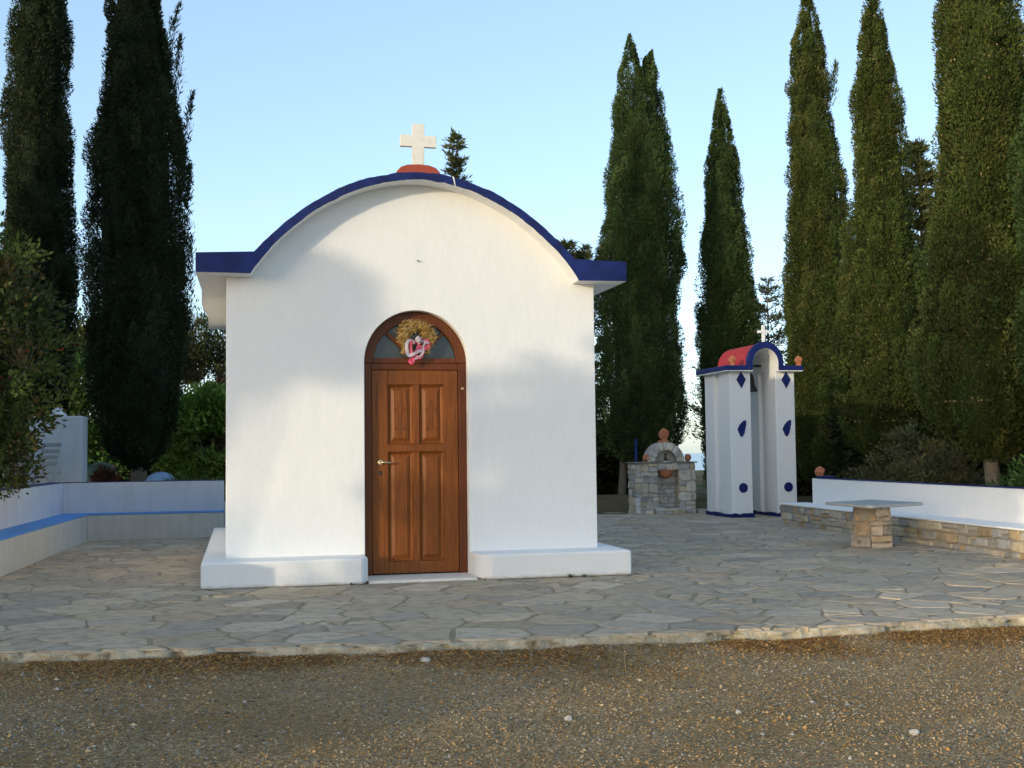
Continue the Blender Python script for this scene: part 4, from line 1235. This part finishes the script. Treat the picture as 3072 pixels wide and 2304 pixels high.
        cv = (cp[:, None] + oc[None] * g.uniform(.014, .024, (cones, 1, 1)))[:, tri].reshape(-1, 3)
        extra.append((cv, 3, np.repeat(np.array([(.26, .19, .10), (.20, .15, .07), (.30, .24, .13), (.18, .17, .05)])[g.integers(0, 4, cones)], 8, 0)))
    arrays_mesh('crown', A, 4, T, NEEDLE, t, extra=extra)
    mb = MB(); trunk_mesh(mb, (0, 0, -.35), (lean[0] * .4, 0, z1 * .6), trunk[0], .05, rr)
    if trunk[1]: trunk_mesh(mb, (trunk[1], .1, -.35), (trunk[1] * .3, 0, z1 * .4), trunk[0] * .8, .04, rr)
    mb.build('trunk', BARK, t, local=True)
    return t

def broadleaf(name, loc, label, cat, seed, centre, radii, clumps, per, leaf, tones, group=None, trunk_r=.08, stems=3, spread=.35, clump_r=(.18, .4), shell=.55, berries=0, stand=0.2, thin=.45, mat=None, low=False):
    """trunk and limbs that end in leaf clumps set through an uneven crown"""
    g = np.random.default_rng(seed); rr = random.Random(seed)
    t = thing(name, loc, label, cat, group)
    c = np.array(centre, float); ra = np.array(radii, float)
    d = unit(g.normal(0, 1, (clumps, 3)))
    if not low: d[:, 2] = np.where(d[:, 2] < -.55, -d[:, 2] * .6, d[:, 2])
    cc = c + d * ra * (shell + (1.08 - shell) * g.random((clumps, 1)) ** .7)
    cr = g.uniform(*clump_r, clumps)
    ct_ = np.array(tones)[g.integers(0, len(tones), clumps)] * g.uniform(.75, 1.25, (clumps, 1))
    n = clumps * per
    k = np.repeat(np.arange(clumps), per)
    q = unit(g.normal(0, 1, (n, 3))) * (g.random((n, 1)) ** .45) * np.array([1, 1, .8])
    P = cc[k] + q * cr[k][:, None]
    D = unit(q * .9 + (cc[k] - c) / ra * .5 + np.array([0, 0, stand]) + g.normal(0, .45, (n, 3)))
    L = g.uniform(*leaf, n); T = ct_[k] * g.uniform(.7, 1.35, (n, 1))
    A = rhombs(P, D, L, L * thin * .5 * g.uniform(.8, 1.2, n), g, .25)
    extra = []
    if berries:
        kb = g.integers(0, n, berries)
        oc = np.array([[1, 0, 0], [0, 1, 0], [-1, 0, 0], [0, -1, 0], [0, 0, 1], [0, 0, -1]], float)
        tri = np.array([[0, 1, 4], [1, 2, 4], [2, 3, 4], [3, 0, 4], [1, 0, 5], [2, 1, 5], [3, 2, 5], [0, 3, 5]])
        cv = ((P[kb] + g.normal(0, .02, (berries, 3)))[:, None] + oc[None] * g.uniform(.008, .016, (berries, 1, 1)))[:, tri].reshape(-1, 3)
        extra.append((cv, 3, np.repeat(np.array([(.30, .03, .02), (.22, .04, .02)])[g.integers(0, 2, berries)], 8, 0)))
    arrays_mesh('crown', A, 4, T, mat or LEAF, t, extra=extra)
    mb = MB()
    tops = [Vector(c + np.array([rr.gauss(0, spread) * ra[0], rr.gauss(0, spread) * ra[1], -ra[2] * rr.uniform(.0, .5)])) for _ in range(stems)]
    hub = Vector((c[0] * .3, c[1] * .3, max(.05, (c[2] - ra[2]) * .6)))
    mb.tube([(0, 0, -.35), (hub.x * .4, hub.y * .4, hub.z * .5), hub], [trunk_r * 1.3, trunk_r, trunk_r * .9], 8)
    nodes = []
    for tp in tops:
        m1 = hub.lerp(tp, .5) + Vector((rr.gauss(0, .06), rr.gauss(0, .06), .05)) * float(ra[2])
        mb.tube([hub, m1, tp], [trunk_r * .75, trunk_r * .5, trunk_r * .3], 7)
        nodes += [m1, tp, hub.lerp(m1, .6), m1.lerp(tp, .5)]
    for i in range(0, clumps, 2 if clumps > 140 else 1):
        p = Vector(cc[i]); b = min(nodes, key=lambda q_: (q_ - p).length)
        mid = b.lerp(p, .5) + Vector((rr.gauss(0, .04), rr.gauss(0, .04), -.03))
        mb.tube([b, mid, p], [trunk_r * .24, trunk_r * .15, trunk_r * .06], 5, cap=False)
    mb.build('trunk', BARK, t, local=True)
    return t

def conifer(name, loc, label, seed, H, rad, tones, whorls=22, group=None, zb=.12, dens=26, up=.25, droop=0.0):
    """open, tiered evergreen: side branches in whorls carry short sprays"""
    g = np.random.default_rng(seed); rr = random.Random(seed)
    t = thing(name, loc, label, 'tree', group)
    mb = MB(); trunk_mesh(mb, (0, 0, -.35), (rr.gauss(0, .05), 0, H * .985), .10 * H / 8 + .02, .008, rr, 7, .012 * H / 8)
    Ps, Ds, Ts = [], [], []
    for i in range(whorls):
        z = H * (zb + (1 - zb) * (i + rr.random()) / whorls)
        f = 1 - (z / H - zb) / (1 - zb)
        for k in range(rr.randint(3, 5)):
            a = rr.uniform(0, 6.283); l = rad * (f ** .75) * rr.uniform(.45, 1.1) + .10
            e = Vector((math.cos(a) * l, math.sin(a) * l, l * rr.uniform(up - .15, up + .25) - droop * l * l))
            b = Vector((0, 0, z)); mid = b + e * .5 + Vector((0, 0, -.04 * l))
            mb.tube([b, mid, b + e], [.012 + .012 * l, .008 + .006 * l, .003], 4, cap=False)
            m = int(dens * (l + .3) * 2)
            u = g.random(m) ** .7
            p = np.array(b)[None] + np.array(e)[None] * u[:, None] + g.normal(0, .04 + .05 * l, (m, 3)) * np.array([1, 1, .6])
            Ps.append(p); Ds.append(unit(np.array(e)[None] / max(l, .1) + g.normal(0, .55, (m, 3)) + np.array([0, 0, .3])))
            Ts.append(np.array(tones)[g.integers(0, len(tones), m)] * rr.uniform(.8, 1.25))
    P, D, T = np.concatenate(Ps), np.concatenate(Ds), np.concatenate(Ts)
    arrays_mesh('crown', rhombs(P, D, g.uniform(.08, .20, len(P)), g.uniform(.010, .024, len(P)), g), 4, T * g.uniform(.75, 1.3, (len(T), 1)), NEEDLE, t)
    mb.build('trunk', BARK, t, local=True)
    return t

SHELFL = MT('pale_slate', .8, .3); SHELFL.col(SHELFL.mix(SHELFL.noise(9, 5), (.55, .53, .48), (.40, .38, .34))); SHELFL.bump([(SHELFL.noise(40, 4), .006, .6)]); SHELFL = SHELFL.m
# ------------------------------------------------------------------ the cypresses
cypress('cypress_tree', (-5.62, 14.1, 0), [(.5, .15), (1.2, .5), (2.2, .72), (3.8, .84), (6.6, .76), (8.9, .63), (10.3, .52), (11.8, .34), (13.2, .05)], 101, CY_SHADED,
        'dark shaded cypress at the left edge, behind the berry bush', n=150000, plumes=230)
B = cypress('cypress_tree', (-3.46, 11.6, 0), [(.92, .16), (1.25, .48), (1.8, .74), (3.0, .90), (5.3, .86), (7.0, .80), (8.0, .68), (9.0, .55), (9.6, .46), (10.8, .34), (12.0, .05)], 102, CY_SHADED,
        'dark shaded cypress with wispy side shoots, between the berry bush and the chapel', n=150000, plumes=220, lean=(-.06, 0),
        wisps=((.74, -.2, 6.0, 7.9, .22), (.62, -.3, 7.2, 8.9, .12), (.78, .1, 4.2, 6.6, .12), (.5, -.3, 8.4, 9.5, .22), (.86, -.1, 3.2, 5.2, .08)), trunk=(.17, None))
Cc = cypress('cypress_tree', (7.16, 14.3, 0), [(.85, .35), (1.3, .8), (2.4, 1.0), (4.0, 1.0), (5.6, .95), (7.1, .80), (8.7, .62), (9.6, .48), (10.3, .30), (10.7, .04)], 103, CY_MID,
        'broad cypress with a forked top, just right of the chapel roof', n=160000, plumes=250, leaders=((9.3, -.16, 10.62, .34), (9.3, .27, 10.2, .26)), trunk=(.13, -.55), cones=260)
Dd = cypress('cypress_tree', (9.6, 15.3, 0), [(.2, .5), (1.0, .68), (1.9, .74), (4.1, .70), (6.3, .57), (8.0, .36), (9.1, .19), (9.8, .03)], 104, CY_MID,
        'slender pointed cypress behind the bell tower', n=120000, plumes=200, trunk=(.12, None), cones=60)
cypress('cypress_tree', (10.67, 12.6, 0), [(.5, .45), (1.35, .70), (2.85, .76), (4.85, .77), (6.85, .66), (8.85, .46), (9.85, .38), (10.6, .20), (11.3, .03)], 105, CY_SUNLIT,
        'sunlit olive green cypress whose thin top leans left, directly right of the bell tower', n=135000, plumes=210, lean=(-.12, 0), cones=240, wisps=((-.42, -.2, 9.0, 9.9, -.1), (.3, -.2, 8.6, 9.6, .15)), lump=.14)
cypress('cypress_tree', (10.20, 9.1, 0), [(.85, .25), (1.3, .66), (2.2, .94), (3.5, .88), (5.2, .64), (6.1, .53), (7.0, .47), (7.8, .43), (8.7, .28), (9.6, .14), (10.1, .03)], 106, CY_SUNLIT,
        'sunlit olive green cypress with many cones, behind the middle of the right wall', n=135000, plumes=210, lean=(-.07, 0), cones=420, lump=.14)
cypress('cypress_tree', (8.52, 3.55, 0), [(.98, .22), (1.5, .80), (2.2, .99), (3.5, .95), (4.8, .83), (5.4, .70), (6.4, .62), (7.4, .54), (9.0, .40), (10.6, .05)], 107, CY_SUNLIT,
        'big sunlit olive green cypress with a bare pale trunk foot, at the right edge', n=180000, plumes=260, trunk=(.115, None), cones=420, lump=.15)
cypress('cypress_tree', (8.86, 2.28, 0), [(.9, .2), (1.5, .55), (3.0, .66), (5.0, .55), (6.4, .40), (7.6, .05)], 108, CY_MID,
        'light green cypress cut off by the right edge of the picture', n=70000, plumes=140, trunk=(.10, None))

# ------------------------------------------------------------------ other trees
DK = [(.030, .042, .016), (.042, .055, .018), (.055, .062, .020), (.024, .034, .013)]
OL_LIT = [(.105, .120, .040), (.130, .140, .050), (.085, .098, .032)]  # lightened copy of the olive tones, sunlight put into the colour
OL = [(.060, .072, .024), (.085, .088, .028), (.045, .055, .018)]
conifer('conifer_tree', (3.64, 18.2, 0), 'conifer whose top pokes up behind the chapel roof beside the cross', 201, 9.15, .95, OL_LIT, 52, dens=44)
conifer('conifer_tree', (6.35, 17.6, 0), 'small conifer tip showing above the right end of the chapel eave', 202, 6.4, .8, OL_LIT, 46, dens=42)
conifer('conifer_tree', (6.85, 17.9, 0), 'smaller crooked conifer tip at the right end of the chapel eave', 203, 6.35, .7, OL_LIT, 46, dens=42)
conifer('cedar_tree', (14.75, 24.0, -.1), 'open feathery evergreen seen between the two cypresses behind the bell tower', 204, 6.6, 2.2, OL, 30, dens=34, up=.35)
conifer('cedar_tree', (13.7, 24.4, -.1), 'lower feathery evergreen showing right of the slender cypress', 205, 5.7, 1.8, OL, 26, dens=34, up=.4)
conifer('cedar_tree', (15.0, 15.6, 0), 'thin yellowish evergreen seen between the two right olive green cypresses', 206, 8.8, 1.5, OL_LIT, 60, dens=80, up=.3)
broadleaf('pine_tree', (-2.45, 21.8, 0), 'dark pine with sky gaps left of the chapel', 'tree', 210, (0, 0, 3.1), (1.9, 1.6, 1.75), 120, 170, (.10, .2), DK + [(.07, .075, .025)], trunk_r=.14, stems=5, clump_r=(.22, .5), thin=.22, stand=.4)
broadleaf('olive_tree', (-5.35, 20.4, 0), 'yellow green tree in the gap between the two left cypresses', 'tree', 211, (0, 0, 3.1), (1.1, 1.0, 1.6), 70, 150, (.08, .16), OL + CY_MID, trunk_r=.10, stems=4, clump_r=(.2, .45))
broadleaf('leafy_shrub', (-4.95, 16.6, 0), 'fresh green shrub behind the white plastered block', 'shrub', 212, (0, 0, 1.75), (.9, .8, 1.55), 70, 150, (.07, .14), [(.055, .13, .028), (.07, .15, .034), (.04, .10, .024)], trunk_r=.06, stems=4, clump_r=(.2, .42))
broadleaf('leafy_shrub', (-2.35, 13.5, 0), 'bright green leafy shrub against the chapel left wall', 'shrub', 213, (.1, 0, 1.25), (1.0, .9, 1.25), 90, 150, (.09, .17), [(.145, .235, .036), (.165, .255, .042), (.115, .195, .030), (.18, .24, .05)], trunk_r=.06, stems=5, clump_r=(.18, .4))
broadleaf('leafy_shrub', (-1.35, 14.6, 0), 'olive green shrub half hidden by the chapel left wall', 'shrub', 214, (0, 0, 1.2), (1.0, .9, 1.3), 60, 140, (.08, .15), OL, trunk_r=.06, stems=4)
for i, (x, y, h, r_, lb) in enumerate(((-6.2, 19.5, 2.2, 1.6, 'dark evergreen low behind the berry bush'), (-4.2, 23.5, 2.6, 1.7, 'dark evergreen low behind the second cypress trunk'), (-1.2, 24.5, 3.0, 1.9, 'dark evergreen low behind the bright green shrub'))):
    broadleaf('evergreen_tree', (x, y, 0), lb, 'tree', 290 + i, (0, 0, h * .48), (r_, r_, h * .52), 120, 170, (.10, .2), DK, 'dark evergreens behind the left wall', .10, 5, clump_r=(.25, .55), shell=.3, thin=.4, low=True)
# low spiky palm beside it
def fan_palm(loc, label, seed):
    t = thing('fan_palm', loc, label, 'palm'); g = np.random.default_rng(seed)
    A, T = [], []
    mb = MB(); mb.tube([(0, 0, -.3), (0, 0, .25)], [.09, .07], 8)
    for i in range(11):
        a = g.uniform(0, 6.28); e = g.uniform(.5, 1.25); l = g.uniform(.25, .45)
        d0 = np.array([math.cos(a) * math.cos(e), math.sin(a) * math.cos(e), math.sin(e)]); c = np.array([0, 0, .25]) + d0 * l
        mb.tube([(0, 0, .2), tuple(c)], [.012, .007], 5)
        s = unit(np.cross(d0, [0, 0, 1.0]))
        m = 13; u = np.linspace(-1.1, 1.1, m)
        D = unit(d0[None] * np.cos(u)[:, None] + s[None] * np.sin(u)[:, None])
        A.append(rhombs(np.repeat(c[None], m, 0), D, g.uniform(.32, .45, m), np.full(m, .014), g)); T.append(np.array([(.06, .10, .025), (.08, .12, .03)])[g.integers(0, 2, m)])
    arrays_mesh('fronds', np.concatenate(A), 4, np.concatenate(T), LEAF, t)
    mb.build('trunk', BARK, t, local=True)
fan_palm((-2.5, 10.6, .0), 'small spiky fan palm just behind the left white wall', 5)
# berry bush in the left foreground
BT = [(0.038, 0.066, 0.015), (0.051, 0.081, 0.019), (0.068, 0.1, 0.024), (0.098, 0.128, 0.031), (0.03, 0.053, 0.014), (0.085, 0.072, 0.025)]
broadleaf('berry_bush', (-5.25, 3.6, 0), 'broad leaved bush with red berries hanging over the left wall', 'shrub', 220, (.30, -.3, 2.35), (1.28, 1.3, 1.62), 340, 60, (.06, .095), BT, trunk_r=.045, stems=9, spread=.45, clump_r=(.14, .30), shell=.35, berries=420, thin=.55, stand=.35)
broadleaf('berry_bush', (-4.75, 3.3, 0), 'low leafy foot of the berry bush drooping onto the left wall', 'shrub', 221, (.16, -.1, 1.15), (.72, .9, .66), 150, 60, (.05, .08), BT, trunk_r=.025, stems=5, clump_r=(.12, .24), shell=.3, berries=60, thin=.5, stand=.2)
# scrub behind the right wall
SCR = [(.060, .062, .022), (.045, .050, .018), (.085, .085, .032), (.10, .11, .05), (.13, .11, .05)]
for i, (x, y, h, r_, lb) in enumerate((
        (9.1, 7.2, .95, .8, 'dry scrub bush behind the left end of the right white wall'),
        (8.9, 5.9, 1.25, .9, 'grey green scrub bush behind the white wall left of the pale trunk'),
        (8.55, 4.8, .95, .7, 'low yellowish scrub bush beside the pale trunk foot'),
        (9.7, 3.3, 1.2, .9, 'dark scrub bush behind the pale trunk'),
        (8.2, 2.1, .85, .5, 'small bright green scrub bush behind the right end of the white wall'))):
    broadleaf('scrub_bush', (x, y, 0), lb, 'bush', 230 + i, (0, 0, h * .55), (r_, r_, h * .55), 60, 90, (.05, .11), SCR if i < 4 else [(.05, .10, .025), (.07, .12, .03)], 'scrub bushes behind the right wall', .03, 5, clump_r=(.12, .3), shell=.3, thin=.3, low=True)
# dark wood behind the right hand cypresses
for i, (x, y, h, r_, lb) in enumerate((
        (12.6, 17.2, 3.4, 1.8, 'dark evergreen behind the slender cypress'),
        (14.3, 12.9, 3.2, 1.9, 'dark evergreen in the gap right of the bell tower'),
        (13.6, 9.4, 3.4, 1.9, 'dark evergreen between the two olive green cypresses'),
        (12.8, 6.1, 3.2, 1.8, 'dark evergreen behind the pale trunked cypress'),
        (12.4, 3.2, 3.2, 1.7, 'dark evergreen at the right edge of the wood'),
        (4.4, 17.0, 2.6, 1.5, 'dark evergreen behind the chapel right wall, left of the blue post'),
        (7.6, 18.4, 1.7, 1.3, 'low dark evergreen behind the fountain'),
        (11.6, 11.0, 2.2, 1.1, 'low dark evergreen between the two trunks right of the bell tower'))):
    broadleaf('evergreen_tree', (x, y, 0), lb, 'tree', 250 + i, (0, 0, h * .48), (r_, r_, h * .52), 120, 170, (.10, .2), DK, 'dark evergreens behind the right cypresses', .10, 5, clump_r=(.25, .55), shell=.3, thin=.4, low=True)
for i, (x, y, h, lb) in enumerate(((5.6, 19.5, 2.2, 'olive bush on the bank seen left of the fountain'), (9.3, 23.5, 1.6, 'olive bush on the bank seen right of the fountain'), (7.9, 26.5, 2.2, 'olive bush farther off behind the fountain'), (6.4, 23.0, 2.3, 'olive bush behind the blue post'), (4.2, 12.4, .55, 'small dark bush on the earth bank at the chapel right corner'))):
    broadleaf('olive_bush', (x, y, 0 if h > 1 else .15), lb, 'bush', 270 + i, (0, 0, h * .5), (h * .75, h * .75, h * .5), 60, 110, (.06, .14), OL + [(.10, .11, .05)] if h > 1 else DK, None, .05, 5, clump_r=(.14, .34), shell=.3, thin=.45, low=True)
# trees outside the picture, towards the sun: they shade the terrace and dapple the chapel
k = 0
for (x, y, sc, src) in ((-9.6, 9.2, 1.0, B), (-11.6, 6.4, 1.12, Cc), (-13.6, 3.6, 1.15, Cc), (-8.6, 6.3, .95, B), (-16.0, 1.6, 1.2, Cc), (-10.6, 3.0, 1.0, B), (-9.3, 1.0, .95, B), (-8.2, 3.6, .9, B), (-19, -1.2, 1.2, Cc)):
    c = copy_tree(src); c.location = (x, y, -.05); c.scale = (sc * 1.25, sc * 1.25, sc); c.rotation_euler = (0, 0, k * 1.7)
    c['label'] = 'tall cypress standing out of the picture to the left'; c['group'] = 'cypress row outside the picture'; k += 1

# lower dense trees out of the picture, behind the photographer on the left
for i, (x, y, z, rx, ry, rz) in enumerate(((-13.5, -11.75, 3.0, .9, 1.0, 1.75), (-13.6, -13.0, 3.2, 1.0, 1.0, 2.75), (-13.4, -14.0, 3.0, 1.0, .8, 2.1),
                                           (-21.0, -14.6, 6.06, 1.0, 1.0, .52), (-6.6, -8.6, 3.6, 1.15, 1.1, 3.4))):
    broadleaf('evergreen_tree', (x, y, -.1), 'dense round evergreen out of the picture behind the photographer', 'tree', 300 + i, (0, 0, z + .1), (rx, ry, rz), int(60 + 60 * rz), 150 if rz < 1 else 80, (.10, .2), DK, 'evergreens outside the picture', .09, 5, clump_r=(.22, .42) if rz > 1 else (.14, .26), shell=.15, thin=.5, low=True)
broadleaf('evergreen_tree', (-21.2, -14.9, -.1), 'slim evergreen leaning out of the picture behind the photographer', 'tree', 309, (1.25, .2, 6.45), (.36, .36, .32), 60, 150, (.10, .2), DK, 'evergreens outside the picture', .04, 2, clump_r=(.12, .2), shell=.15, thin=.5)

mb = MB()
for i, (x0, x1) in enumerate(((6.60, 6.78), (6.79, 6.98))): mb.box(x0, x1, 9.58 + .02 * i, 9.80, -.04, .07 - .012 * i)
o = mb.build('stone_edging', SHELFL, None, .012); tag(o, 'pale low kerb stones on the ground between the stone fountain and the bell tower', 'edging')
def weed(x, y, label, seed, h=.06):
    g = np.random.default_rng(seed); m = 26
    P = np.stack([x + g.normal(0, .010, m), y + g.normal(0, .008, m), np.full(m, -.005)], -1)
    D = unit(np.stack([g.normal(0, .5, m), g.normal(-.1, .4, m), np.ones(m)], -1))
    o = arrays_mesh('weed', rhombs(P, D, g.uniform(.4, 1.0, m) * h, np.full(m, .0035), g), 4, np.array([(.10, .12, .04), (.20, .17, .07), (.07, .10, .03)])[g.integers(0, 3, m)], LEAF)
    tag(o, label, 'weed', 'weeds at the foot of the chapel plinth')
weed(1.36, -.44, 'small dry weed at the foot of the right plinth, left of the corner', 61)
weed(1.50, -.44, 'small dry weed at the foot of the right plinth, nearest the corner', 62, .05)
weed(-.66, -.45, 'tiny weed at the foot of the left plinth beside the door', 63, .045)

# ------------------------------------------------------------------ left background things
blk = thing('plastered_block', (-4.45, 9.9, 0), 'white plastered chimney-like block behind the left wall', 'masonry')
mb = MB(); mb.box(-5.05, -4.215, 9.85, 10.6, -.05, 1.85)
mb.build('body', WHITE2, blk, .012)
mb = MB(); mb.lathe([(.14, .0), (.135, .03), (.10, .09), (.065, .14), (.03, .165), (.0, .17)], (-4.63, 10.1, 1.85), 14)
mb.build('cap', WHITE2, blk)
GREYW = paint('grey_white_paint', (.50, .51, .53), (.42, .43, .45))
def chair(x, y, rz, label):
    t = thing('folding_chair', (x, y, .45), label, 'chair', 'white folding chairs', rz)
    for s in (-1, 1):
        mb = MB(); mb.tube([(s * .20, .20, 0), (s * .20, -.02, .45), (s * .20, -.20, .98)], .017, 6); mb.build('back_frame', GREYW, t, local=True)
        mb = MB(); mb.tube([(s * .175, -.24, 0), (s * .175, .18, .45)], .016, 6); mb.build('leg', GREYW, t, local=True)
    mb = MB()
    for q in range(5): mb.box(-.19, .19, -.17 + q * .078, -.11 + q * .078, .452, .468)
    mb.build('seat', GREYW, t, local=True)
    mb = MB()
    for q in range(4):
        z = .58 + q * .10; yy = -.02 - (z - .45) * .34
        mb.box(-.19, .19, yy - .010, yy + .006, z, z + .065)
    mb.build('backrest', GREYW, t, local=True)
    return t
chair(-4.70, 9.2, 2.5, 'grey white folding chair leaning before the white block, right one')
chair(-5.05, 9.0, 2.9, 'grey white folding chair before the white block, left one mostly behind leaves')
BLUEP = MT('pale_blue_plastic', .45, .4).col((.22, .33, .50)).m
mb = MB(); mb.lathe([(.27, -.02), (.285, .05), (.285, .60), (.265, .72), (.20, .82), (.10, .87), (.0, .885)], (-3.02, 11.0, 0), 24)
o = mb.build('water_barrel', BLUEP); tag(o, 'pale blue barrel with a domed top showing above the left wall', 'barrel')
GREENP = MT('dark_green_plastic', .55, .3).col((.03, .075, .055)).m
mb = MB(); mb.lathe([(.30, -.02), (.32, .05), (.32, .75), (.30, .88), (.22, .99), (.10, 1.05), (.0, 1.06)], (-4.28, 13.2, 0), 24)
o = mb.build('compost_bin', GREENP); tag(o, 'dark green rounded bin behind the left wall beside the white block', 'bin')
broadleaf('withered_shrub', (-3.98, 11.4, 0), 'small rust brown withered shrub behind the left wall', 'shrub', 280, (0, 0, .62), (.24, .24, .3), 26, 60, (.04, .08), [(.14, .05, .025), (.10, .04, .02)], None, .02, 4, clump_r=(.08, .16))
mb = MB(); mb.tube([(6.55, 13.0, -.2), (6.55, 13.0, 1.38)], .028, 10); mb.lathe([(.034, 0), (.034, .02), (.0, .04)], (6.55, 13.0, 1.37), 10)
o = mb.build('fence_post', NAVY2); tag(o, 'thin blue metal post behind the stone fountain on its left', 'post')
